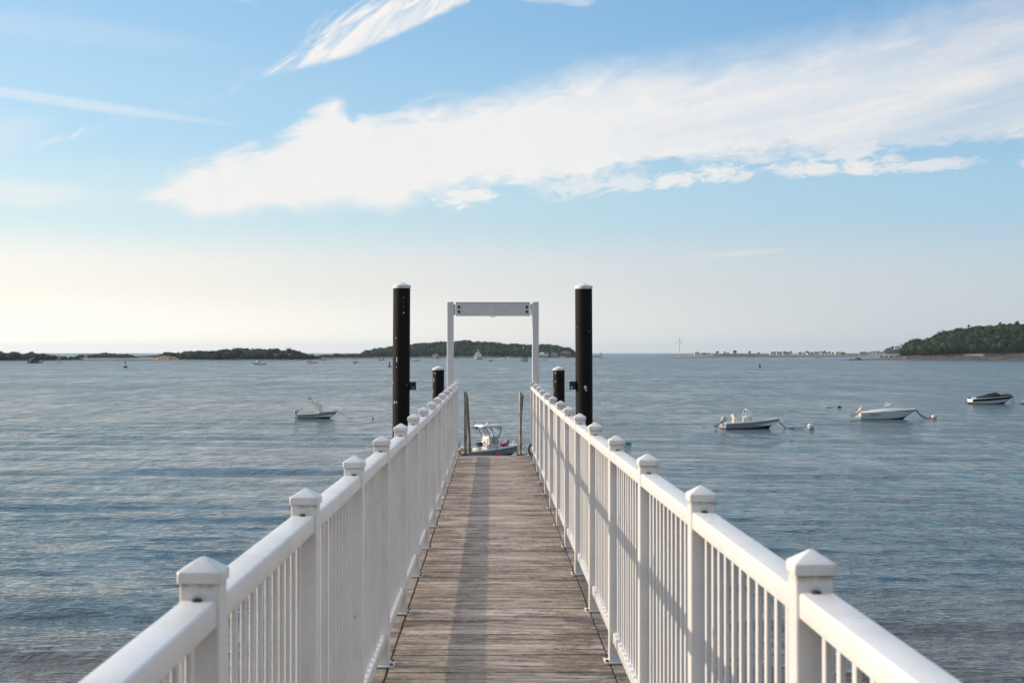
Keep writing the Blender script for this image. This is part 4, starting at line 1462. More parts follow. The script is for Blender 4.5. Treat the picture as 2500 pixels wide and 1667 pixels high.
# --- sport boat with beige outboard
def sport_boat():
    p = on_level(2099, 1023.0)
    t = thing('sport_boat', 'white sport boat with beige raised outboard tied by a red line', 'boat', p, R(-7))
    L, B = 6.75, 2.35
    st = build_hull(t, L, B, 0.80, 1.28, 'gelcoat_white', 'bottom_paint', 'gelcoat_grey', open_sole=None, liner='gelcoat_white', sheer=.45, flare=.72, stem=1.35, full=2.6)
    # raised coaming that rounds the deck up amidships
    mb = MB()
    rows = []
    for q in st[1:-2]:
        tq = q['t']
        h = .30 * math.sin(math.pi * min(1, tq / .95)) ** .7 * (1 - .25 * tq)
        b = q['b']
        rows.append([(q['x'], -b * .97, q['s']), (q['x'], -b * .86, q['s'] + h * .65), (q['x'], -b * .62, q['s'] + h), (q['x'], -b * .5, q['s'] + h * .9), (q['x'], b * .5, q['s'] + h * .9), (q['x'], b * .62, q['s'] + h), (q['x'], b * .86, q['s'] + h * .65), (q['x'], b * .97, q['s'])])
    mb.grid(rows)
    cm = mb.build('coaming', 'gelcoat_white', t, smooth=True)
    mb = MB()
    for sg in (-1, 1):
        rws = []
        for q in st[2:-2]:
            h = .30 * math.sin(math.pi * min(1, q['t'] / .95)) ** .7 * (1 - .25 * q['t'])
            rws.append([(q['x'], sg * (q['b'] * .90 + .006), q['s'] + h * .42), (q['x'], sg * (q['b'] * .875 + .006), q['s'] + h * .56)])
        mb.grid(rws)
    mb.build('accent_line', 'gelcoat_grey', cm)
    # windscreen frame, low and raked
    mb = MB()
    mb.poly([(3.3, -.80, 1.30), (4.2, -.45, 1.32), (4.35, 0, 1.34), (4.2, .45, 1.32), (3.3, .80, 1.30), (2.9, -.78, 1.55), (3.55, -.42, 1.80), (3.66, 0, 1.82), (3.55, .42, 1.80), (2.9, .78, 1.55)],
            [(0, 1, 6, 5), (1, 2, 7, 6), (2, 3, 8, 7), (3, 4, 9, 8)])
    ws = mb.build('windscreen', 'clear_pane', t)
    rail_tube('screen_frame', ws, [(2.3, -.84, 1.36), (2.9, -.78, 1.56), (3.55, -.42, 1.80), (3.66, 0, 1.82), (3.55, .42, 1.80), (2.9, .78, 1.56)], .022, 'rail_steel',
              [((3.55, -.42, 1.80), (4.2, -.45, 1.32)), ((3.55, .42, 1.8), (4.2, .45, 1.32))])
    rail_tube('arch_bar', t, [(3.2, -.5, 1.72), (3.0, -.5, 1.98), (3.3, 0, 2.02), (3.0, .5, 1.98), (3.2, .5, 1.72)], .018, 'cap_white')
    mb = MB()
    mb.box((-.18, 0, .30), (.42, 1.7, .10), .03)
    mb.build('swim_platform', 'gelcoat_cream', t, smooth=True)
    # dark lettering along the side: too small to read in the photo, so only its strokes
    for (x0, nn, z, sc) in ((1.15, 8, .66, .8), (1.1, 12, .47, .7), (4.55, 9, 1.02, .7), (2.6, 5, .93, .7)):
        mb = MB()
        for kq in range(nn):
            xx = x0 + kq * .12
            i = min(range(len(st)), key=lambda q: abs(st[q]['x'] - xx))
            q = st[i]
            f = min(1.0, max(0.0, (z - q['chine'][2]) / (q['s'] - q['chine'][2])))
            yy = q['chine'][1] + (q['b'] - q['chine'][1]) * min(1, f * 1.15) + .03
            mb.box((xx, -yy, z + .02 * (xx - x0)), (.085 * random.uniform(.6, 1), .012, .10 * sc * random.uniform(.7, 1)))
        mb.build('hull_lettering', 'canvas_black', t)
    outboard(t, -.05, .66, 'motor_cream', 58, 1.22)
    rail_tube('antenna', t, [(.3, .7, 1.0), (.28, .7, 1.75)], .014, 'cap_white')
    bow = Vector(p) + Matrix.Rotation(R(-7), 4, 'Z') @ Vector((L - .1, 0, 1.22))
    ball = on_level(2280, 1022.8)
    mooring_ball(ball, .36, 'round white mooring ball with dark band beside the sport boat', 'rope_dark', -.5)
    m1 = bow.lerp(ball, .33); m2 = bow.lerp(ball, .72)
    rope('mooring_line', 'red mooring line drooping from the sport boat bow to its ball',
         [bow, Vector((m1.x - .35, m1.y, .55)), Vector((m1.x + .2, m1.y, .10)), Vector((m2.x, m2.y, .08)), ball + Vector((-.33, 0, .3))], .055, 'rope_red')
    rope('mooring_line', 'second red mooring line running beside the first at the sport boat',
         [bow + Vector((-.15, .1, -.15)), Vector((m1.x - .1, m1.y - .4, .45)), Vector((m1.x + .55, m1.y - .4, .10)), Vector((m2.x, m2.y - .2, .08)), ball + Vector((-.34, -.1, .2))], .05, 'rope_red')
sport_boat()

# --- covered runabout with black stripe
def covered_boat():
    p = on_level(2368, 985.5)
    t = thing('covered_runabout', 'black-striped white runabout under a black canvas cover, farthest right', 'boat', p, R(3))
    L, B = 7.3, 2.5
    st = build_hull(t, L, B, 0.78, 1.32, 'gelcoat_white', 'bottom_paint', 'gelcoat_white', open_sole=None, liner='gelcoat_white', sheer=.4, flare=.7, stem=1.5, full=2.7, stripe=('hull_black', .50, .93))
    mb = MB()
    rows = []
    prof = [(.06, .10), (.14, .22), (.24, .36), (.32, .45), (.38, .62), (.46, .68), (.54, .74), (.58, .72), (.64, .44), (.68, .30), (.73, .32), (.80, .36), (.86, .28), (.93, .06)]
    for tq, h in prof:
        q = st[min(len(st) - 1, int(round(tq * 18)))]
        x = tq * L
        b = np.interp(tq, [s['t'] for s in st], [s['b'] for s in st])
        s = np.interp(tq, [s['t'] for s in st], [s['s'] for s in st])
        rows.append([(x, -b * .96, s + .01), (x, -b * .80, s + h * .45), (x, -b * .45, s + h * .88), (x, 0, s + h), (x, b * .45, s + h * .88), (x, b * .80, s + h * .45), (x, b * .96, s + .01)])
    mb.grid(rows)
    mb.build('canvas_cover', 'canvas_black', t, smooth=True, angle=60)
    mb = MB()
    mb.box((-.22, 0, .22), (.5, 1.9, .12), .03)
    mb.build('swim_platform', 'hull_black', t)
    mb = MB()
    mb.tube([(-.1, -.3, .2), (-.35, -.3, -.15)], .1, 8)
    mb.build('stern_drive', 'dark_steel', t)
    for kq in range(6):
        pass
    mb = MB()
    for kq in range(7):
        mb.box((L * .84 + kq * .11, -(B * .30 - kq * .055), 1.04 + kq * .012), (.07, .02, .07))
    mb.build('hull_lettering', 'canvas_black', t)
    bow = Vector(p) + Vector((L - .25, .3, .9))
    rope('mooring_line', 'thin dark line hanging from the covered runabout bow', [bow, bow + Vector((-.1, 0, -.5)), bow + Vector((.12, 0, -.95))], .03, 'rope_dark')
    rope('mooring_line', 'second thin line hanging off the covered runabout bow', [bow + Vector((-.2, 0, .0)), bow + Vector((-.42, 0, -.5)), bow + Vector((-.3, 0, -.95))], .03, 'rope_dark')
    b = on_level(2499, 985.6)
    t2 = thing('pick_up_buoy', 'cream pick-up buoy with stick cut by the right edge', 'buoy', b)
    mb = MB()
    mb.lathe([(.04, -.1), (.30, 0), (.42, .18), (.36, .40), (.12, .52)], 16)
    f = mb.build('float', 'gelcoat_cream', t2, smooth=True)
    mb = MB()
    mb.tube([(-.2, 0, .1), (-.7, 0, .06), (-.95, 0, .02)], [.09, .07, .05], 8)
    mb.build('handle', 'gelcoat_cream', t2, smooth=True)
covered_boat()

# --- lobster skiff left of the gangway
def skiff():
    p = on_level(726.5, 1021.2)
    t = thing('work_skiff', 'white open work skiff with small console and flag, left of the gangway', 'boat', p, R(4))
    L, B = 4.85, 1.9
    st = build_hull(t, L, B, 0.46, 0.88, 'skiff_grey', 'bottom_paint', 'dark_steel', open_sole=.2, liner='gelcoat_cream', sheer=.85, stem=.9, flare=.8, full=2.4)
    mb = MB()
    mb.box((2.72, 0, .55), (.55, .75, .70), .03)
    con = mb.build('console', 'gelcoat_cream', t, smooth=True)
    mb = MB()
    mb.box((2.80, -.40, .72), (.12, .04, .22), .01)
    mb.build('life_ring', 'rust', con)
    for sg in (-1, 1):
        rail_tube('screen_post', con, [(2.45, sg * .36, .9), (2.36, sg * .36, 1.35), (2.18, sg * .36, 1.66)], .035, 'gelcoat_cream',
                  [((3.0, sg * .36, .9), (2.90, sg * .36, 1.4)), ((2.90, sg * .36, 1.4), (2.76, sg * .36, 1.68)), ((2.62, sg * .36, .9), (2.55, sg * .36, 1.66))])
    mb = MB()
    mb.poly([(3.0, -.36, .95), (3.0, .36, .95), (2.80, .36, 1.64), (2.80, -.36, 1.64)], [(0, 1, 2, 3)])
    mb.poly([(3.0, -.37, .95), (2.62, -.37, .95), (2.56, -.37, 1.62), (2.80, -.37, 1.64)], [(0, 1, 2, 3)])
    mb.build('windscreen', 'clear_pane', con)
    mb = MB()
    mb.box((2.44, 0, 1.70), (.75, .85, .05), .015)
    top = mb.build('hard_top', 'motor_grey', con)
    mb = MB()
    mb.lathe([(.06, 0), (.075, .03), (.07, .20), (.04, .27), (.02, .32)], 10, c=(2.38, 0, 1.72))
    mb.build('green_lamp', 'teal_plastic', t, smooth=True)
    mast = rail_tube('mast', t, [(2.15, 0, 1.72), (1.95, 0, 1.74), (1.52, 0, 2.55)], [.03, .03, .03], 'dark_steel')
    rail_tube('whip_antenna', mast, [(1.52, 0, 2.5), (1.05, 0, 3.2)], .012, 'dark_steel')
    # small flag, wind-blown, red and white bars and a blue corner
    mb = MB()
    NS, NC = 7, 8
    for i in range(NS):
        for j in range(NC):
            def P(a, b):
                return (1.56 - b / NC * .34 - .06 * a / NS, .04 * math.sin(b * 1.1), 2.56 - a / NS * .24 - .16 * b / NC + .02 * math.sin(b))
            mi = 2 if (i < 4 and j < 3) else (0 if i % 2 == 0 else 1)
            mb.poly([P(i, j), P(i + 1, j), P(i + 1, j + 1), P(i, j + 1)], [(0, 1, 2, 3)], mi=mi)
    mb.build('flag', ['flag_red', 'flag_white', 'flag_blue'], mast)
    outboard(t, -.03, .50, 'motor_grey', 0, .85)
    rail_tube('tiller', t, [(0.0, 0, .82), (.22, 0, .98)], .025, 'dark_steel')
    rail_tube('bow_roller', t, [(4.3, 0, .92), (4.55, 0, 1.0), (4.8, 0, .97)], .03, 'dark_steel')
    mb = MB()
    mb.box((3.45, 0, .78), (.9, 1.0, .06), .02)
    mb.build('fore_thwart', 'house_grey', t)
    mb = MB()
    for kq in range(6):
        mb.box((3.75 + kq * .11, -(.83 - kq * .045), .66 + kq * .014), (.07, .02, .075))
    mb.build('hull_lettering', 'canvas_black', t)
    bow = Vector(p) + Vector((L - .02, .3, .84))
    end = on_level(862, 1021.5)
    rope('mooring_line', 'thin grey line from the work skiff bow into the water', [bow, bow.lerp(end, .5) + Vector((0, 0, -.14)), end], .022, 'rope_dark')
    b = on_level(908.5, 1023.2)
    t2 = thing('pot_buoy', 'tiny white and dark pot buoy right of the work skiff', 'buoy', b)
    mb = MB()
    mb.lathe([(.05, -.05), (.10, .02), (.11, .16), (.06, .22)], 10)
    q = mb.build('float', 'buoy_white', t2, smooth=True)
    mb = MB()
    mb.tube([(.10, 0, 0), (.11, 0, .26)], .05, 8)
    mb.build('spindle', 'buoy_black', t2)
skiff()

# --- hard-top fishing boat beyond the gangway's end
def hardtop_boat():
    p = on_level(1118, 1119)
    a = R(33)
    t = thing('hardtop_boat', 'grey-white hardtop fishing boat with red fenders beyond the gangway end', 'boat', p, a)
    L, B = 6.0, 2.2
    st = build_hull(t, L, B, 0.52, 0.92, 'gelcoat_grey', 'bottom_paint', 'gelcoat_white', open_sole=.28, liner='tan_liner', sheer=.75, gun=.12)
    mb = MB()
    for sgn in (1, -1):
        mb.tube([(q['x'], sgn * (q['b'] - .05), q['s'] + .02) for q in st[:-1]], .05, 6)
    mb.build('gunwale', 'gelcoat_white', t, smooth=True)
    # raised foredeck
    mb = MB()
    rows = []
    for q in st:
        if q['t'] >= .52:
            h = .14 * (1 - (q['t'] - .52) / .48) ** .8
            b = q['b'] * .82
            rows.append([(q['x'], -b, q['s'] - .02), (q['x'], -b * .75, q['s'] + h), (q['x'], b * .75, q['s'] + h), (q['x'], b, q['s'] - .02)])
    mb.grid(rows)
    mb.poly(rows[0], [(0, 1, 2, 3)])
    fd = mb.build('foredeck', 'gelcoat_white', t, smooth=True)
    # console cabin
    mb = MB()
    mb.poly([(2.3, -.52, .3), (2.3, .52, .3), (3.55, .50, .3), (3.55, -.50, .3), (2.42, -.52, 1.60), (2.42, .52, 1.60), (3.50, .48, 1.62), (3.50, -.48, 1.62)],
            [(0, 1, 5, 4), (4, 5, 6, 7), (6, 5, 1, 2), (7, 6, 2, 3), (0, 4, 7, 3)])
    cab = mb.build('cabin', 'gelcoat_white', t)
    mb = MB()
    mb.box((3.08, -.522, 1.28), (.62, .03, .46), .02)
    fr = mb.build('side_window', 'bluff', cab)
    mb = MB()
    mb.box((3.08, -.538, 1.28), (.52, .012, .37), .004)
    mb.build('pane', 'house_yellow', fr)
    mb = MB()
    mb.box((2.34, 0, 1.25), (.06, .70, .40), .01)
    mb.build('dash_panel', 'gelcoat_cream', cab)
    mb = MB()
    mb.tube([(2.24 + .03 * math.cos(g), .2 * math.cos(g), .98 + .2 * math.sin(g)) for g in [2 * math.pi * k / 16 for k in range(17)]], .018, 6)
    mb.build('steering_wheel', 'dark_steel', cab)
    # curved supports and hardtop
    for sg in (-1, 1):
        y_ = sg * .60
        rail_tube('top_support', cab, [(2.44, y_ * .9, .3), (2.44, y_ * .9, 1.3), (2.30, y_, 1.75), (2.02, y_, 2.15), (1.80, y_, 2.32)], .055, 'motor_grey')
        rail_tube('top_support', cab, [(2.98, y_ * .9, 1.1), (2.90, y_ * .95, 1.60), (2.70, y_, 2.0), (2.45, y_, 2.32)], .055, 'motor_grey')
        rail_tube('top_support', cab, [(3.50, y_ * .9, 1.5), (3.62, y_, 1.95), (3.72, y_, 2.32)], .055, 'motor_grey')
    mb = MB()
    mb.poly([(3.48, -.50, 1.62), (3.48, .50, 1.62), (3.68, .54, 2.30), (3.68, -.54, 2.30)], [(0, 1, 2, 3)])
    mb.poly([(3.0, -.56, 1.62), (3.50, -.55, 1.62), (3.66, -.58, 2.28), (2.55, -.60, 2.28), (2.75, -.58, 1.95)], [(0, 1, 2, 3, 4)])
    mb.build('windscreen', 'clear_pane', cab)
    mb = MB()
    rows = []
    for zz, gx in ((2.30, .95), (2.35, 1.0), (2.42, .99), (2.49, .90), (2.51, .6)):
        rows.append([(2.62 + 1.12 * gx * math.copysign(abs(math.cos(g)) ** .45, math.cos(g)), .80 * gx * math.copysign(abs(math.sin(g)) ** .45, math.sin(g)), zz) for g in [2 * math.pi * k / 28 for k in range(28)]])
    mb.grid(rows, close=True)
    mb.poly(rows[0], [tuple(range(28))]); mb.poly(rows[-1], [tuple(range(28))])
    ht = mb.build('hard_top', 'gelcoat_white', t, smooth=True, angle=35)
    mb = MB()
    mb.box((2.75, 0, 2.60), (.42, .30, .08), .02)
    mb.tube([(2.75, 0, 2.5), (2.75, 0, 2.6)], .06, 8)
    mb.build('radar', 'motor_grey', ht)
    mb = MB()
    mb.box((2.2, .1, 2.53), (.16, .1, .06), .01)
    mb.build('horn', 'dark_steel', ht)
    mb = MB()
    mb.box((1.22, .1, 2.28), (.22, .34, .10), .02)
    mb.tube([(1.6, .1, 2.36), (1.2, .1, 2.30)], .03, 6)
    mb.lathe([(.09, 0), (.1, .05), (.07, .13)], 10, c=(1.2, -.15, 2.14))
    mb.build('deck_lights', 'dark_steel', ht)
    rail_tube('antenna', ht, [(1.25, .2, 2.3), (1.25, .2, 2.85)], .014, 'dark_steel')
    # rails
    for sg in (-1, 1):
        bowq = [q for q in st if q['t'] > .46]
        rail_tube('bow_rail', t, [(bowq[0]['x'] - .35, sg * (bowq[0]['b'] - .1), bowq[0]['s'])] + [(q['x'], sg * max(q['b'] - .10, .03), q['s'] + .52) for q in bowq[:-1]] + [(L, 0, 1.46)], .022, 'rail_steel',
                  [((q['x'] - .08, sg * (q['b'] - .12), q['s']), (q['x'], sg * (q['b'] - .1), q['s'] + .52)) for q in bowq[1:-1:2]])
        rail_tube('aft_rail', t, [(.9, sg * .98, .52), (1.15, sg * .98, .98), (2.2, sg * .98, 1.02)], .02, 'rail_steel', [((1.5, sg * .98, .54), (1.62, sg * .98, 1.0))])
    for o_ in [cab, ht] + list(cab.children) + list(ht.children) + [g_ for c_ in cab.children for g_ in c_.children]:
        for v_ in o_.data.vertices:
            v_.co.x = 2.85 + (v_.co.x - 2.85) * .80
    mb = MB()
    mb.box((1.75, .0, .52), (.45, .8, .45), .04)
    st_ = mb.build('helm_seat', 'gelcoat_cream', t, smooth=True)
    mb = MB()
    mb.box((1.9, -.05, .98), (.42, .5, .34), .08)
    mb.build('dark_bundle', 'canvas_black', t, smooth=True)
    mb = MB()
    mb.box((.45, .1, .75), (.55, 1.3, .18), .03)
    mb.build('stern_bench', 'gelcoat_white', t, smooth=True)
    outboard(t, -.05, .62, 'motor_cream', 20, 1.1)
    outb = Matrix.Rotation(a, 4, 'Z')
    for i, (x, y_, z, hang) in enumerate(((3.75, -.42, .86, 0), (4.15, -.34, .90, 0), (2.72, -1.20, .26, 1))):
        w = Vector(p) + outb @ Vector((x, y_, z))
        lab = ['red fender lying on the hardtop boat foredeck, nearer the cabin', 'red fender lying on the hardtop boat foredeck, nearer the bow', 'red fender hanging on the side of the hardtop boat'][i]
        f = thing('fender', lab, 'fender', w, 0, 'red fenders of the hardtop boat')
        M = None if hang else (Matrix.Rotation(R(35 if i else 60), 4, 'Y'))
        mb = MB()
        mb.lathe([(.03, -.19), (.12, -.16), (.165, -.07), (.165, .05), (.11, .17), (.055, .28)], 14, M=M)
        bd = mb.build('ball', 'red_vinyl', f, smooth=True)
        mb = MB()
        mb.lathe([(.065, .28), (.05, .34), (.03, .40), (.015, .62 if hang else .46)], 10, M=M)
        mb.build('neck', 'rubber_black', f, smooth=True)
    for sg, zz in ((0, 1.0), (1, .55)):
        bow = Vector(p) + outb @ Vector((L - .15, -.05, zz))
        rope('mooring_line', ['dark line from the hardtop boat bow rising right behind the handrail', 'dark line from the hardtop boat stem into the water'][sg],
             [bow, bow.lerp(on_level(1300, 1122), .5) + Vector((0, 0, .1)), on_level(1300 if not sg else 1275, 1122)], .025, 'rope_dark')
hardtop_boat()

# --- small things afloat near by
def small_float(name, px, py, label, mat, prof, M=None, cat='float'):
    mb = MB()
    mb.lathe(prof, 12, M=M)
    o = mb.build(name, mat, loc=on_level(px, py), smooth=True)
    return tag(o, label, cat)
M90 = Matrix.Rotation(R(90), 4, 'Y')
small_float('stick_float', 2025, 994.5, 'thin white stick float between the two nearer right-hand boats', 'buoy_white', [(.02, -.55), (.09, -.5), (.10, .0), (.09, .5), (.02, .55)], Matrix.Translation((0, 0, .08)) @ M90)
small_float('dark_float', 2049.5, 995, 'small black float behind the two right-hand boats', 'buoy_black', [(.05, -.3), (.15, -.2), (.17, .05), (.12, .22), (.03, .3)], Matrix.Translation((0, 0, .1)) @ M90)
small_float('green_float', 1532, 1085.5, 'small teal green float seen beside the right railing', 'teal_plastic', [(.03, -.35), (.12, -.30), (.15, 0), (.12, .3), (.03, .35)], Matrix.Translation((0, 0, .1)) @ M90)

# ------------------------------------------------------------------ far things on the bay
def wake(t, ln, w, aft=True, spread=2.2):
    mb = MB()
    rows = []
    for i in range(9):
        f = i / 8.0
        ww = w * (0.35 + spread * f) / 2
        rows.append([(-ln * f, -ww, .16 * (1 - f) + .05), (-ln * f, 0, .32 * (1 - f) + .06), (-ln * f, ww, .16 * (1 - f) + .05)])
    mb.grid(rows)
    mb.build('wake', 'foam', t, smooth=True)

def far_boat(px, py, L, heading, label, style='console', wake_len=0.0, top=None):
    p = on_level(px, py)
    t = thing('far_motorboat', label, 'boat', p, R(heading), 'small motorboats far out on the bay')
    st = build_hull(t, L, L * .34, L * .11, L * .19, 'gelcoat_white', 'bottom_paint', 'dark_steel', open_sole=None, sheer=.6, n=10)
    if style == 'console':
        mb = MB()
        mb.box((L * .45, 0, L * .20), (L * .14, L * .16, L * .16), .03)
        mb.build('console', 'gelcoat_white', t)
        rail_tube('top_frame', t, [(L * .36, -L * .1, L * .16), (L * .38, -L * .1, L * .36), (L * .55, -L * .1, L * .36), (L * .52, -L * .1, L * .18)], L * .008, 'dark_steel',
                  [((L * .36, L * .1, L * .16), (L * .38, L * .1, L * .36))])
        mb = MB()
        mb.box((L * .46, 0, L * .365), (L * .24, L * .26, L * .015), .01)
        mb.build('canopy', 'canvas_black' if top == 'dark' else 'gelcoat_white', t)
    elif style == 'cabin':
        mb = MB()
        mb.poly([(L * .3, -L * .12, L * .12), (L * .3, L * .12, L * .12), (L * .72, L * .09, L * .15), (L * .72, -L * .09, L * .15), (L * .33, -L * .11, L * .32), (L * .33, L * .11, L * .32), (L * .55, L * .09, L * .32), (L * .55, -L * .09, L * .32)],
                [(0, 1, 5, 4), (4, 5, 6, 7), (6, 5, 1, 2), (7, 6, 2, 3), (0, 4, 7, 3)])
        c = mb.build('cabin', 'gelcoat_white', t)
        mb = MB()
        mb.box((L * .45, 0, L * .265), (L * .2, L * .235, L * .05), .01)
        mb.build('cabin_windows', 'pane_dark', c)
    elif style == 'low':
        mb = MB()
        mb.poly([(L * .42, -L * .1, L * .14), (L * .42, L * .1, L * .14), (L * .36, L * .09, L * .22), (L * .36, -L * .09, L * .22)], [(0, 1, 2, 3)])
        mb.build('windscreen', 'pane_dark', t)
        mb = MB()
        mb.box((L * .2, 0, L * .16), (L * .14, L * .2, L * .09), .02)
        mb.build('seat', 'canvas_black', t)
    mb = MB()
    mb.box((-L * .03, 0, L * .09), (L * .07, L * .07, L * .16), .02)
    mb.build('outboard_motor', 'dark_steel', t)
    if wake_len:
        wake(t, wake_len, L * .4)
    return t

far_boat(646, 890.2, 8.5, 205, 'white cabin speedboat with wake left of the work skiff', 'cabin', 22)
far_boat(751, 886.8, 8, 25, 'small speedboat with wake above the work skiff', 'low', 16)
far_boat(794, 880.6, 7, 180, 'tiny grey boat off the right tip of the bluff island', 'low')
far_boat(870, 886.2, 8.5, 258, 'flybridge speedboat coming head-on left of the tall left pile', 'console', 20, 'dark')
far_boat(1004, 882.4, 8, 10, 'small motorboat with wake just right of the tall left pile', 'console', 22)
far_boat(1201, 881.6, 9, 250, 'white speedboat with awning seen through the portal', 'console', 18)
far_boat(1335, 879.6, 9, 175, 'speedboat with long wake between portal and right pile', 'console', 45)
far_boat(1384, 874.2, 10, 170, 'tiny boat close under the big island shore', 'low')
far_boat(1988, 873.0, 11, 10, 'tiny white speedboat with wake before the far houses', 'low', 40)
for px, lab in ((1221.6, 'leftmost'), (1227.5, 'second'), (1243, 'third'), (1249, 'rightmost')):
    far_boat(px, 875.4, 7.0, random.uniform(0, 360), lab + ' of four tiny moored boats under the big island', 'low')

def ferry():
    p = on_level(1170, 877.2)
    t = thing('harbour_ferry', 'white two-deck harbour ferry seen bow-on through the portal', 'ferry', p, R(262))
    L, B = 22.0, 8.4
    build_hull(t, L, B, 2.0, 2.9, 'gelcoat_white', 'bottom_paint', 'hull_black', open_sole=None, sheer=.7, n=12, stripe=('hull_black', .0, .55))
    for nm, x0, x1, w, z0, z1 in (('lower_deckhouse', 2, 17, 7.4, 2.2, 4.6), ('upper_deckhouse', 4, 14.5, 6.4, 4.6, 6.8), ('wheelhouse', 9, 13, 4.0, 6.8, 8.6)):
        mb = MB()
        mb.box(((x0 + x1) / 2, 0, (z0 + z1) / 2), (x1 - x0, w, z1 - z0), .15)
        d = mb.build(nm, 'gelcoat_white', t)
        mb = MB()
        mb.box(((x0 + x1) / 2, 0, (z0 + z1) / 2 + .25), (x1 - x0 + .1, w + .1, .75), .02)
        mb.build('window_band', 'pane_dark', d)
    rail_tube('mast', t, [(10, 0, 8.6), (10, 0, 11.6)], .16, 'gelcoat_white', [((10, -1.2, 10.2), (10, 1.2, 10.2))])
    mb = MB()
    mb.grid([[(21, -2.5, .3), (21, 0, .5), (21, 2.5, .3)], [(18, -5.5, .35), (19, 0, 1.0), (18, 5.5, .35)], [(8, -8, .15), (8, 0, .1), (8, 8, .15)]])
    mb.build('bow_wave', 'foam', t)
    wake(t, 45, 7)
ferry()

def tug():
    p = on_level(104, 886.2)
    t = thing('work_barge', 'dark low work barge with a pale crane off the left headland', 'barge', p, R(184))
    build_hull(t, 12.0, 4.0, .9, 1.3, 'hull_black', 'bottom_paint', 'dark_steel', open_sole=None, n=10, sheer=.7)
    mb = MB()
    rows = [[(x, -1.5, 1.0), (x, -1.2, 1.0 + h), (x, 1.2, 1.0 + h), (x, 1.5, 1.0)] for x, h in ((2, .3), (3.5, 1.2), (5.5, 1.5), (7.5, 1.0), (8.5, .4))]
    mb.grid(rows)
    mb.build('covered_load', 'canvas_black', t)
    mb = MB()
    mb.box((10.6, 0, 1.6), (.9, 1.6, 3.4), .1)
    mb.build('deckhouse', 'hull_black', t)
    mb = MB()
    mb.tube([(10.4, 0, 3.2), (8.5, 0, 3.3), (6.5, 0, 4.0), (5.6, 0, 4.4)], .22, 6)
    mb.tube([(10.4, 0, 2.6), (8.0, 0, 2.7), (6.6, 0, 3.9)], .15, 6)
    mb.build('crane_boom', 'house_tan', t)
    mb = MB()
    mb.box((10.9, 0, .85), (1.8, 3.6, .6), .1)
    mb.build('bow_panel', 'gelcoat_white', t)
tug()

def can_buoy(px, py, s, label, colour='buoy_black', band=False, nun=False):
    p = on_level(px, py)
    t = thing('channel_buoy', label, 'buoy', p, 0, 'channel buoys')
    mb = MB()
    if nun:
        mb.lathe([(.55 * s, -.3), (.62 * s, .2 * s), (.58 * s, .9 * s), (.34 * s, 1.7 * s), (.10 * s, 2.25 * s)], 14)
        mb.build('float', colour, t, smooth=True)
        mb = MB()
        mb.lathe([(.10 * s, 2.2 * s), (.13 * s, 2.3 * s), (.06 * s, 2.5 * s)], 8)
        mb.build('top_ring', colour, t)
        return
    mb.lathe([(.7 * s, -.3), (.95 * s, .1), (.95 * s, .55 * s), (.45 * s, .8 * s)], 14)
    mb.build('float', colour, t, smooth=True)
    mb = MB()
    mb.tube([(0, 0, .7 * s), (0, 0, 1.9 * s)], [.34 * s, .22 * s], 10)
    mb.build('tower', 'buoy_white' if band else colour, t, smooth=True)
    mb = MB()
    mb.lathe([(.28 * s, 1.8 * s), (.36 * s, 1.9 * s), (.36 * s, 2.6 * s), (.2 * s, 2.8 * s)], 10)
    mb.build('top_mark', colour, t, smooth=True)
can_buoy(306, 897.2, 1.15, 'black and white channel buoy in front of the left headland', band=True)
can_buoy(951, 895.6, 1.0, 'black channel buoy just left of the tall left pile')
can_buoy(927, 880.4, 1.2, 'left of the pair of far black channel buoys near the big island')
can_buoy(935, 879.2, 1.2, 'right of the pair of far black channel buoys near the big island')
can_buoy(1854.6, 897.0, .98, 'dark red cone buoy in front of the far turbine spit', 'buoy_red', nun=True)

def dolphin(px, py, s, label, lamp=True):
    p = on_level(px, py)
    t = thing('pile_dolphin', label, 'dolphin', p, 0, 'pile dolphins')
    for i, (x, y) in enumerate(((-2.2, 0), (-1.0, .9), (-.2, -1.0), (.6, .7), (1.4, -.6), (2.3, .2))):
        mb = MB()
        mb.tube([(x * s, y * s, -1.0), (x * .78 * s, y * .8 * s, 4.6 * s)], .24 * s, 8)
        mb.build('timber_pile', 'timber_dark', t, smooth=True)
    mb = MB()
    mb.box((0, 0, 4.4 * s), (3.8 * s, 1.6 * s, .35 * s), .05)
    mb.build('platform', 'timber_dark', t)
    if lamp:
        mb = MB()
        mb.tube([(-.6 * s, 0, 4.5 * s), (-.7 * s, 0, 9.2 * s)], .09 * s, 8)
        mb.tube([(.5 * s, 0, 4.5 * s), (-.5 * s, 0, 7.2 * s)], .06 * s, 6)
        mb.build('lamp_post', 'timber_dark', t)
        mb = MB()
        mb.box((-.7 * s, 0, 9.7 * s), (.55 * s, .55 * s, 1.1 * s), .08)
        mb.build('lamp', 'lamp_lens', t)
dolphin(1280, 882.6, 1.25, 'timber pile dolphin carrying a white lamp seen through the portal')
dolphin(1068, 876.2, .7, 'small dark pile cluster behind the short left pile', False)

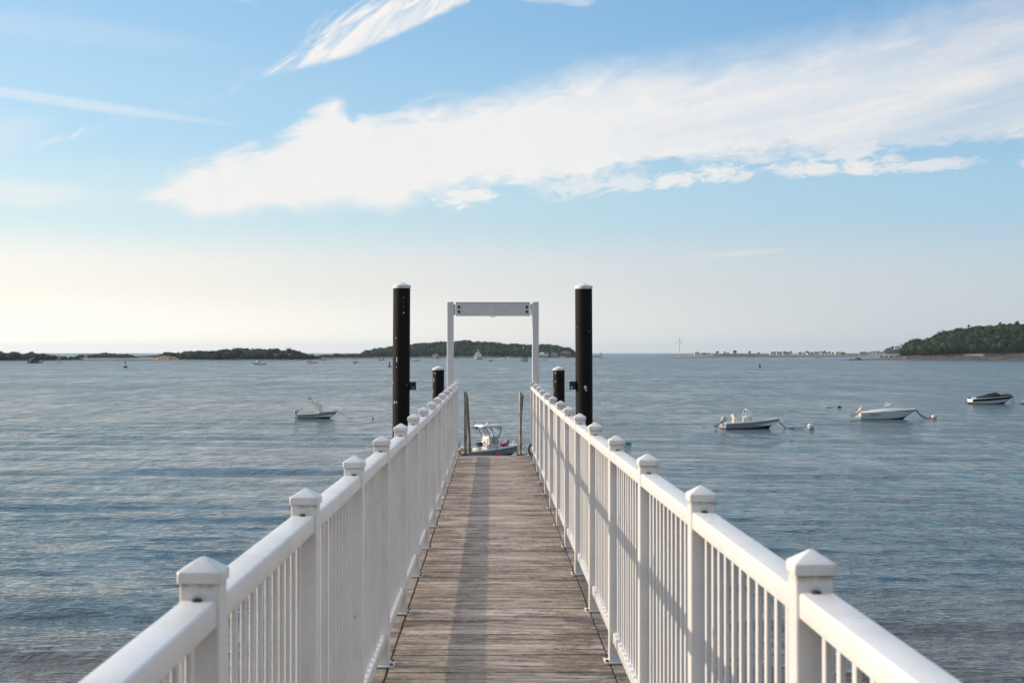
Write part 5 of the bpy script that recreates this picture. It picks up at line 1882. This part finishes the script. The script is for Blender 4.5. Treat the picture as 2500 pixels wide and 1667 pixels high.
def skeleton_marker(px, py, label):
    p = on_level(px, py)
    t = thing('skeleton_marker', label, 'marker', p)
    for x, y in ((-1.6, -1), (1.6, -1), (-1.6, 1), (1.6, 1)):
        mb = MB()
        mb.tube([(x, y, -.5), (x * .15, y * .15, 6.5)], .12, 6)
        mb.build('leg', 'house_pink', t)
    mb = MB()
    for zz, f in ((1.8, .76), (3.8, .50)):
        mb.tube([(-1.6 * f, -f, zz), (1.6 * f, -f, zz), (1.6 * f, f, zz), (-1.6 * f, f, zz), (-1.6 * f, -f, zz)], .08, 6)
    mb.build('brace', 'house_pink', t)
    mb = MB()
    mb.box((0, 0, .9), (1.6, 1.2, 1.0), .1)
    mb.build('float', 'gelcoat_white', t)
skeleton_marker(144.5, 885.4, 'pale four-legged skeleton marker right of the work barge')

def sailboat(px, py, s, label, sail=True):
    p = on_level(px, py)
    t = thing('far_sailboat', label, 'sailboat', p, R(200))
    build_hull(t, 7 * s, 2.2 * s, .7 * s, 1.0 * s, 'hull_black' if sail else 'gelcoat_white', 'bottom_paint', 'dark_steel', open_sole=None, n=10)
    rail_tube('mast', t, [(3.6 * s, 0, .8 * s), (3.6 * s, 0, 10 * s)], .07 * s, 'rail_steel')
    if sail:
        mb = MB()
        mb.poly([(3.5 * s, 0, 1.6 * s), (.3 * s, .5 * s, 1.6 * s), (3.5 * s, 0, 9.8 * s), (1.6 * s, .6 * s, 5 * s)], [(0, 1, 3), (0, 3, 2)])
        mb.build('mainsail', 'flag_white', t, smooth=True)
        mb = MB()
        mb.poly([(3.7 * s, 0, 8.6 * s), (6.8 * s, 0, 1.1 * s), (4.0 * s, -.5 * s, 1.4 * s)], [(0, 1, 2)])
        mb.build('jib', 'flag_white', t)
sailboat(1472, 873.4, 1.0, 'small dark sailboat with white sails right of the tall right pile')
sailboat(1132, 874.8, 1.1, 'bare-masted sailboat moored left of the ferry', False)
sailboat(1034, 874.9, 1.1, 'bare-masted sailboat moored near the short left pile', False)

def crane():
    p = at_range(1188, 872.5, 2140)
    t = thing('crane_barge', 'faint red lattice crane standing before the big island', 'crane', (p.x, p.y, 0))
    mb = MB()
    mb.box((0, 0, .4), (18, 8, 1.8), .1)
    mb.build('barge', 'house_tan', t)
    mb = MB()
    mb.box((-1, 0, 2.6), (5, 3.5, 2.8), .1)
    mb.build('cab', 'crane_red', t)
    mb = MB()
    tip = (4.5, 0, 18.5)
    for y_, x_ in ((-.6, 0), (.6, 0), (0, 1.2)):
        mb.tube([(x_ - 1, y_, 3), (tip[0] + x_ * .3, y_ * .3, tip[2])], .13, 6)
    for i in range(12):
        f0, f1 = i / 12, (i + 1) / 12
        def pt(f, x_, y_):
            return (x_ - 1 + (tip[0] + x_ * .3 - x_ + 1) * f, y_ * (1 - .7 * f), 3 + (tip[2] - 3) * f)
        mb.tube([pt(f0, 0, -.6), pt(f1, 1.2, 0)], .08, 5)
        mb.tube([pt(f0, 1.2, 0), pt(f1, 0, .6)], .08, 5)
    mb.build('lattice_boom', 'crane_red', t)
crane()

def pier(px0, px1, py, label):
    a, b = on_level(px0, py), on_level(px1, py)
    t = thing('timber_pier', label, 'pier', a)
    d = b - a
    mb = MB()
    mb.grid([[(0, 0, 1.6), (0, 3, 1.6), (0, 3, 2.6), (0, 0, 2.6)], [(d.x, d.y, 1.6), (d.x, d.y + 3, 1.6), (d.x, d.y + 3, 2.6), (d.x, d.y, 2.6)]], close=True)
    mb.build('deck_beam', 'timber_dark', t)
    for i in range(9):
        mb = MB()
        mb.tube([(d.x * i / 8, d.y * i / 8 + .5, -1), (d.x * i / 8, d.y * i / 8 + .5, 1.8)], .3, 6)
        mb.build('pile', 'timber_dark', t)
pier(1444, 1468, 872.6, 'low dark pier right of the tall right pile')

# ------------------------------------------------------------------ houses, trees and turbine ashore
def house(p, w, dpt, h, wall, roof, label, rh=None, hip=False, windows=0, group=None, rotz=0.0, name='far_house'):
    t = thing(name, label, 'house', p, rotz, group)
    rh = rh if rh is not None else h * .5
    mb = MB()
    mb.box((0, 0, h / 2 - .5), (w, dpt, h + 1.0))
    if not hip and rh > 0.01:
        mb.poly([(-w / 2, -dpt / 2, h), (-w / 2, dpt / 2, h), (-w / 2, 0, h + rh * .96), (w / 2, -dpt / 2, h), (w / 2, dpt / 2, h), (w / 2, 0, h + rh * .96)], [(0, 1, 2), (3, 5, 4)])
    wl = mb.build('wall', wall, t)
    mb = MB()
    e = .45
    if rh <= 0.01:
        mb.box((0, 0, h + .15), (w + .4, dpt + .4, .3))
    elif hip:
        mb.poly([(-w / 2 - e, -dpt / 2 - e, h), (w / 2 + e, -dpt / 2 - e, h), (w / 2 + e, dpt / 2 + e, h), (-w / 2 - e, dpt / 2 + e, h), (-w * .2, 0, h + rh), (w * .2, 0, h + rh)],
                [(0, 1, 5, 4), (1, 2, 5), (2, 3, 4, 5), (3, 0, 4), (3, 2, 1, 0)])
    else:
        mb.poly([(-w / 2 - e, -dpt / 2 - e, h - .2), (w / 2 + e, -dpt / 2 - e, h - .2), (w / 2 + e, 0, h + rh + .1), (-w / 2 - e, 0, h + rh + .1), (w / 2 + e, dpt / 2 + e, h - .2), (-w / 2 - e, dpt / 2 + e, h - .2)],
                [(0, 1, 2, 3), (3, 2, 4, 5)])
    rf = mb.build('roof', roof, t)
    for i in range(windows):
        mb = MB()
        mb.box((-w / 2 + w * (i + .5) / windows, -dpt / 2 - .02, h * .55), (w / windows * .45, .1, h * .35))
        mb.build('window', 'pane_dark', t)
    return t

def ground_at(px, dist, py):
    p = at_range(px, py, dist)
    return p
GP = 'far houses along the sand spit'
ords = ['first', 'second', 'third', 'fourth', 'fifth', 'sixth', 'seventh', 'eighth', 'ninth', 'tenth', 'eleventh', 'twelfth', 'thirteenth', 'fourteenth', 'fifteenth', 'sixteenth', 'seventeenth', 'eighteenth']
DH = 3900.0
house(ground_at(1702, DH, 865.6), 15, 12, 3.2, 'house_white', 'roof_grey', 'white hip-roofed house right of the wind turbine', 4.0, True, 3)
house(ground_at(1718, DH, 865.8), 12, 10, 4.2, 'house_pink', 'roof_orange', 'orange-roofed low building between white house and far trees', 1.6, False, 2)
house(ground_at(1729, DH, 865.8), 10, 10, 3.8, 'house_white', 'roof_orange', 'small white building right of the orange-roofed one', 1.2, False, 1)
row = [(1884, 8, 'house_white'), (1891, 7, 'house_grey'), (1900, 10, 'house_white'), (1907, 7, 'house_tan'), (1915, 9, 'house_white'), (1921, 6, 'house_grey'), (1927, 8, 'house_white'),
       (1953, 8, 'house_grey'), (1962, 9, 'house_white'), (1974, 8, 'house_white'), (1981, 7, 'house_grey'), (1990, 9, 'house_white'), (1996, 8, 'house_white'), (2010, 9, 'house_grey'), (2016, 8, 'house_white')]
for i, (px, w, wl) in enumerate(row):
    hgt = random.uniform(3.5, 5.5)
    house(ground_at(px, DH + random.uniform(-60, 60), 865.4 - random.uniform(0, .5)), w, 9, hgt, wl, random.choice(('roof_grey', 'roof_brown', 'house_slate')),
          ords[i] + ' house from the left in the far row before the yellow building', random.uniform(2.2, 3.6), random.random() < .3, 2, GP, R(random.choice((0, 0, 90, 12))))
house(ground_at(2045.5, DH, 865.0), 15.5, 10, 6.8, 'house_yellow', 'house_grey', 'sunlit yellow flat-roofed building at the end of the far houses', 0.0, False, 0)
house(ground_at(2057.8, DH + 6, 865.0), 9.5, 10, 5.6, 'house_slate', 'roof_grey', 'dark slate-blue box building right of the yellow one', 0.0, False, 0)
row2 = [(2101, 7, 'house_grey'), (2109, 8, 'house_grey'), (2118, 6, 'house_tan'), (2125, 9, 'house_white'), (2133, 8, 'house_white'), (2142, 11, 'house_white'), (2150, 7, 'house_tan'), (2156, 8, 'house_white')]
for i, (px, w, wl) in enumerate(row2):
    house(ground_at(px, DH, 865.2), w, 9, random.uniform(4.0, 6.5) + (1.5 if i in (5,) else 0), wl, random.choice(('roof_grey', 'roof_brown')),
          ords[i] + ' house from the left in the far row beyond the dark box building', random.uniform(1.5, 3.0), random.random() < .3, 2, GP)
# breakwater bridge between the two rows
a = ground_at(2064, DH, 864.2); b = ground_at(2098, DH, 864.2)
t = thing('low_bridge', 'low dark bridge between the two rows of far houses', 'bridge', a)
d = b - a
mb = MB()
mb.grid([[(0, 0, -.6), (0, 4, -.6), (0, 4, .5), (0, 0, .5)], [(d.x, d.y, -.6), (d.x, d.y + 4, -.6), (d.x, d.y + 4, .5), (d.x, d.y, .5)]], close=True)
mb.build('span', 'house_slate', t)
for i in range(8):
    mb = MB()
    mb.box((d.x * (i + .5) / 8, d.y * (i + .5) / 8 + 2, -2.4), (.9, 2.5, 4.4))
    mb.build('pier', 'house_slate', t)
for i in range(5):
    mb = MB()
    mb.tube([(d.x * (i + .3) / 5, d.y * (i + .3) / 5 + 2, .5), (d.x * (i + .3) / 5, d.y * (i + .3) / 5 + 2, 6.5)], .12, 5)
    mb.build('lamp_post', 'house_slate', t)
# buildings on the big island's right end, the bluff island and the hill
house(at_range(1323.5, 867.3, 2165), 8, 6, 2.4, 'house_white', 'house_white', 'white tent-like pavilion at the right end of the big island', 2.2, True, 0)
house(at_range(1335.5, 867.6, 2165), 5, 5, 3.4, 'house_white', 'roof_grey', 'small white cottage right of the pavilion on the big island', 1.5, False, 1)
house(at_range(1353.5, 868, 2168), 10, 7, 2.8, 'house_tan', 'roof_brown', 'brown-roofed house near the right end of the big island', 2.4, True, 3)
house(at_range(1380, 868.2, 2168), 18, 8, 4.0, 'house_brick', 'roof_brown', 'long red brick house at the right tip of the big island', 2.6, True, 6)
house(at_range(1063, 869.8, 2165), 9, 6, 2.4, 'house_white', 'roof_grey', 'small white-walled house on the big island left of the portal', 2.0, True, 2)
house(at_range(674.5, 871.4, 1508), 4.6, 4, 2.4, 'house_pink', 'roof_grey', 'pinkish house among the trees of the bluff island', 1.4, False, 2)
house(at_range(688.5, 871.2, 1508), 3.0, 3, 1.6, 'house_white', 'roof_grey', 'small white shed beside the pinkish house on the bluff island', 0.8, False, 1)
house(at_range(703, 871.0, 1508), 5.2, 4, 2.2, 'house_grey', 'roof_grey', 'grey house right of the white shed on the bluff island', 1.4, False, 2)
house(at_range(2186, 852, 4330), 6, 5, 6, 'house_white', 'roof_grey', 'left white house on the blue hill behind the right island', 2.0, False, 1)
house(at_range(2192.5, 851, 4330), 6, 5, 6, 'house_white', 'roof_grey', 'middle white house on the blue hill behind the right island', 2.0, False, 1)
house(at_range(2200, 848.5, 4330), 5, 5, 9, 'house_white', 'roof_grey', 'right and tallest white house on the blue hill', 2.0, False, 1)

def far_mast(px, dist, py0, py1, label):
    p = at_range(px, py0, dist)
    top = EYE.z + (HORIZON - py1) / F * dist
    t = thing('transmission_mast', label, 'mast', p, 0, 'white masts on the left spit')
    mb = MB()
    h = top - p.z
    for sx in (-.8, .8):
        mb.tube([(sx, 0, -1), (sx * .5, 0, h)], .22, 6)
    for i in range(6):
        mb.tube([(-.8 + .06 * i, 0, h * i / 6), (.8 - .06 * i, 0, h * (i + 1) / 6)], .12, 5)
    mb.build('lattice', 'house_white', t)
    mb = MB()
    for f in (.86, .94):
        mb.tube([(-1.9, 0, h * f), (1.9, 0, h * f)], .14, 5)
    mb.build('crossarm', 'house_white', t)
far_mast(207, 1700, 877.5, 865.5, 'left of two thin white masts before the blue hill')
far_mast(212.5, 1700, 877.5, 865.0, 'right of two thin white masts before the blue hill')

def tree(p, h, w, label, lean=0.0, group='trees on the sand spit', mat='wood_foliage', open_crown=False):
    t = thing('shore_tree', label, 'tree', p, 0, group)
    mb = MB()
    mb.tube([(0, 0, -1), (lean * h * .3, 0, h * .35), (lean * h * .7, 0, h * .7)], [h * .05, h * .04, h * .02], 7)
    for sg in (-1, 1):
        mb.tube([(lean * h * .25, 0, h * .3), (sg * w * .3 + lean * h * .5, .3, h * .62)], [h * .025, h * .012], 6)
    mb.build('trunk', 'bark', t, smooth=True)
    places = []
    for i in range(9 if not open_crown else 6):
        a = random.uniform(0, 6.28)
        rr = random.uniform(0, .36) * w
        z = h * random.uniform(.48, .86)
        places.append((rr * math.cos(a) + lean * z, rr * math.sin(a), z, w * random.uniform(.17, .28), random.uniform(.6, .9), random.uniform(.1, .8)))
    me = crowns_mesh('crown', places, mat)
    link_obj('crown', me, t)
    return t
for px, hh, ww, lean, lab in ((1750, 11, 9, .25, 'leaning tree at the left end of the far spit trees'), (1769, 10, 7, .1, 'narrow dark tree second from left on the far spit'),
                              (1777, 8, 7, 0, 'small round tree just right of the narrow spit tree'), (1793.5, 12, 15, 0, 'broadest dark tree in the far spit grove'),
                              (1830, 11, 9, 0, 'umbrella-shaped tree right of the broadest spit tree'), (1852, 7, 9, 0, 'low rounded tree at the right of the spit grove'),
                              (1886, 8, 6, 0, 'dark tree standing beside the first far houses'), (1915.5, 10, 6, 0, 'dark tree in the middle of the far house row'),
                              (1931, 10, 8, 0, 'round dark tree at the end of the first house cluster'), (1971, 10, 9, 0, 'single round tree between far house clusters'),
                              (2004, 10, 7, 0, 'left tree of the pair before the yellow building'), (2012, 9.5, 9, 0, 'right tree of the pair before the yellow building'),
                              (2024, 8, 9, 0, 'rounded tree just left of the yellow building'), (2033, 7, 8, 0, 'low tree touching the yellow building')):
    tree(ground_at(px, DH - 40, 866.0 if px < 1870 else 865.2), hh, ww, lab, lean)
# hedge of scrub under those trees
places = []
for i in range(90):
    px = 1738 + i * 1.55
    p = ground_at(px + random.uniform(-.5, .5), DH - 80 + random.uniform(-20, 20), 866.4)
    places.append((p.x, p.y, p.z + 1.0, random.uniform(1.6, 3.1) * (1 if 1745 < px < 1850 else .6), .8, random.uniform(0, .6)))
tag(link_obj('scrub', crowns_mesh('scrub', places, 'wood_foliage')), 'dark scrub along the foot of the far spit trees', 'scrub', None, 'stuff')

def turbine():
    D = 5000.0
    p = at_range(1658, 866.4, D)
    t = thing('wind_turbine', 'white three-bladed wind turbine on the far spit', 'wind turbine', p)
    hub = EYE.z + (HORIZON - 833.2) / F * D - p.z
    mb = MB()
    mb.tube([(0, 0, -2), (0, 0, hub * .5), (0, 0, hub)], [2.3, 1.9, 1.3], 14)
    mb.build('tower', 'gelcoat_white', t, smooth=True)
    mb = MB()
    mb.box((0.6, 1.5, hub + .6), (2.6, 6, 2.6), .5)
    mb.build('nacelle', 'gelcoat_white', t, smooth=True)
    mb = MB()
    mb.lathe([(1.4, -1), (1.3, .2), (.6, 1.2), (.1, 1.5)], 12, M=Matrix.Translation((.9, -2.2, hub + .6)) @ Matrix.Rotation(R(90), 4, 'X'))
    h = mb.build('hub', 'gelcoat_white', t, smooth=True)
    for ang, ln in ((86, 22), (201, 20), (-42, 21)):
        a = R(ang)
        ca, sa = math.cos(a), math.sin(a)
        mb = MB()
        rows = []
        for f, c in ((0.03, .5), (.15, 1.25), (.3, 1.1), (.6, .7), (.9, .4), (1.0, .15)):
            r_ = f * ln
            q = []
            for u, v in ((-.5, 0), (0, .16), (.5, 0), (0, -.16)):
                lx, ly = r_, u * c * 1.6
                q.append((.9 + ca * lx - sa * ly, -3.0 + v * c, hub + .6 + sa * lx + ca * ly))
            rows.append(q)
        mb.grid(rows, close=True)
        mb.poly(rows[-1], [(0, 1, 2, 3)])
        mb.build('blade', 'motor_grey', t, smooth=True)
turbine()

# ------------------------------------------------------------------ rocks of the right-hand point
def rock_mesh(seedv, sub=2):
    bm = bmesh.new()
    bmesh.ops.create_icosphere(bm, subdivisions=sub, radius=1.0)
    o = Vector((seedv * 3.7, seedv * 1.3, 0))
    for v in bm.verts:
        n = v.co.normalized()
        v.co = n * (1 + .38 * mnoise.noise(n * 1.3 + o) + .18 * mnoise.noise(n * 3.1 + o))
        v.co.z *= .7
    me = bpy.data.meshes.new('boulder')
    bm.to_mesh(me)
    bm.free()
    return me
rocks = []
for i in range(6):
    me = rock_mesh(i + 1)
    me.materials.append(MATS['rock'])
    rocks.append(me)
def boulder(px, py, w, h, label, k=0):
    p = on_level(px, py)
    o = link_obj('boulder', rocks[k % 6], None, (p.x, p.y, h * .25), random.uniform(0, 6))
    o.scale = (w / 2, w / 2, h / 1.3)
    return tag(o, label, 'boulder', 'boulders off the rocky point')
for i, (px, w, h, lab) in enumerate(((2042, 2.6, .5, 'lowest dark boulder, farthest left off the rocky point'), (2053, 1.2, .3, 'tiny dark boulder, second from the left off the rocky point'), (2065.5, 3.0, .9, 'flat dark boulder, third from the left off the rocky point'),
                                     (2075.5, 3.4, 1.5, 'rounded dark boulder just left of the big one'), (2081, 2.0, 1.3, 'small dark boulder touching the big one on its left'), (2094.5, 7.0, 3.6, 'biggest dark rounded boulder off the rocky point'),
                                     (2117, 3.2, 1.8, 'dark boulder right of the big one on the point'), (2132, 3.0, 2.0, 'dark boulder where the rocky point begins to rise'))):
    boulder(px, 879.1, w, h, lab, i)
def rubble(name, label, n, mat, gen):
    lib = []
    for i in range(5):
        me = rock_mesh(i + 20, 1)
        lib.append((np.array([v.co[:] for v in me.vertices]), np.array([list(f.vertices) for f in me.polygons])))
    Vs, Fs, b = [], [], 0
    for i in range(n):
        x, y, z, s = gen()
        V, Fc = lib[i % 5]
        a = random.uniform(0, 6.28)
        c, s_ = math.cos(a), math.sin(a)
        W = np.stack([(V[:, 0] * c - V[:, 1] * s_) * s + x, (V[:, 0] * s_ + V[:, 1] * c) * s + y, V[:, 2] * s * .8 + z], 1)
        Vs.append(W); Fs.append(Fc + b); b += len(V)
    o = link_obj(name, np_mesh(name, np.vstack(Vs), np.vstack(Fs), mat))
    tag(o, label, 'rubble', None, 'stuff')
def gen_right():
    px = random.uniform(2150, 2760)
    f = random.random() ** .7
    d = 1540 + 4 + 27 * f
    h = Vector((ray(px, HORIZON).x, ray(px, HORIZON).y, 0)).normalized() * d
    return h.x, h.y, -.2 + 4.6 * f, random.choice((.4, .5, .6, .8, 1.1, 1.5))
rubble('shore_rubble', 'scattered dark stones on the right island beach', 420, 'rock', gen_right)
rubble('pale_shore_rubble', 'scattered tan stones on the right island beach', 160, 'rock_tan', gen_right)
# driftwood-coloured cut in the bank above that beach
def bank_cut():
    rows = []
    for i in range(14):
        px = 2352 + i * 4.2
        h = Vector((ray(px, HORIZON).x, ray(px, HORIZON).y, 0)).normalized()
        top = 863.4 + 3.0 * abs(mnoise.noise(Vector((px * .11, 0, 0)))) + (3 if i in (0, 13) else 0)
        r_ = []
        for v, f in ((26, 0), (29, .6), (33, 1.0)):
            d = 1540 + v
            zb_ = EYE.z + (HORIZON - 868.4) / F * d
            zt_ = EYE.z + (HORIZON - top) / F * d
            r_.append((h.x * d, h.y * d, zb_ + (zt_ - zb_) * f))
        rows.append(r_)
    mb = MB()
    mb.grid(rows)
    tag(mb.build('bank_cut', 'bluff'), 'bare orange bank cut under the right island wood', None, None, 'structure')
bank_cut()
# taller trees breaking the right island's skyline
for i, (px, top, hh, ww, lab) in enumerate(((2366, 792, 9, 4.2, 'spiky tree rising above the right island wood, leftmost of the skyline trees'), (2390, 795.5, 6.5, 3.6, 'slim tree just right of the leftmost spiky skyline tree'),
                                            (2442, 789, 9, 5.0, 'tree with an open top in the middle of the right island skyline'), (2466, 791, 6.5, 3.6, 'thin tree between the two tallest on the right island skyline'),
                                            (2484, 786, 9.5, 6.5, 'tallest broad tree at the far right of the island skyline'))):
    D = 1540 + 85
    ztop = EYE.z + (HORIZON - top) / F * D
    p = at_range(px, 820, D)
    tree((p.x, p.y, ztop - hh), hh, ww, lab, random.uniform(-.05, .05), 'skyline trees of the right island', 'near_foliage', True)

# ------------------------------------------------------------------ sea haze
def haze(density):
    m = bpy.data.materials.new('haze_air')
    m.use_nodes = True
    k = Nodes(m.node_tree)
    k.n.remove(k.n['Principled BSDF'])
    v = k.new('ShaderNodeVolumePrincipled')
    v.inputs['Color'].default_value = (0.72, 0.87, 1.0, 1)
    v.inputs['Density'].default_value = density
    v.inputs['Anisotropy'].default_value = 0.2
    k.link(v.outputs[0], k.n['Material Output'].inputs['Volume'])
    MATS['haze_air'] = m
    mb = MB()
    mb.box((0, 0, 44.0), (34000, 34000, 92.0))
    o = mb.build('haze', 'haze_air')
    tag(o, 'thin sea haze over the whole bay', 'haze', None, 'stuff')
HAZE = 4.2e-5
if HAZE:
    haze(HAZE)
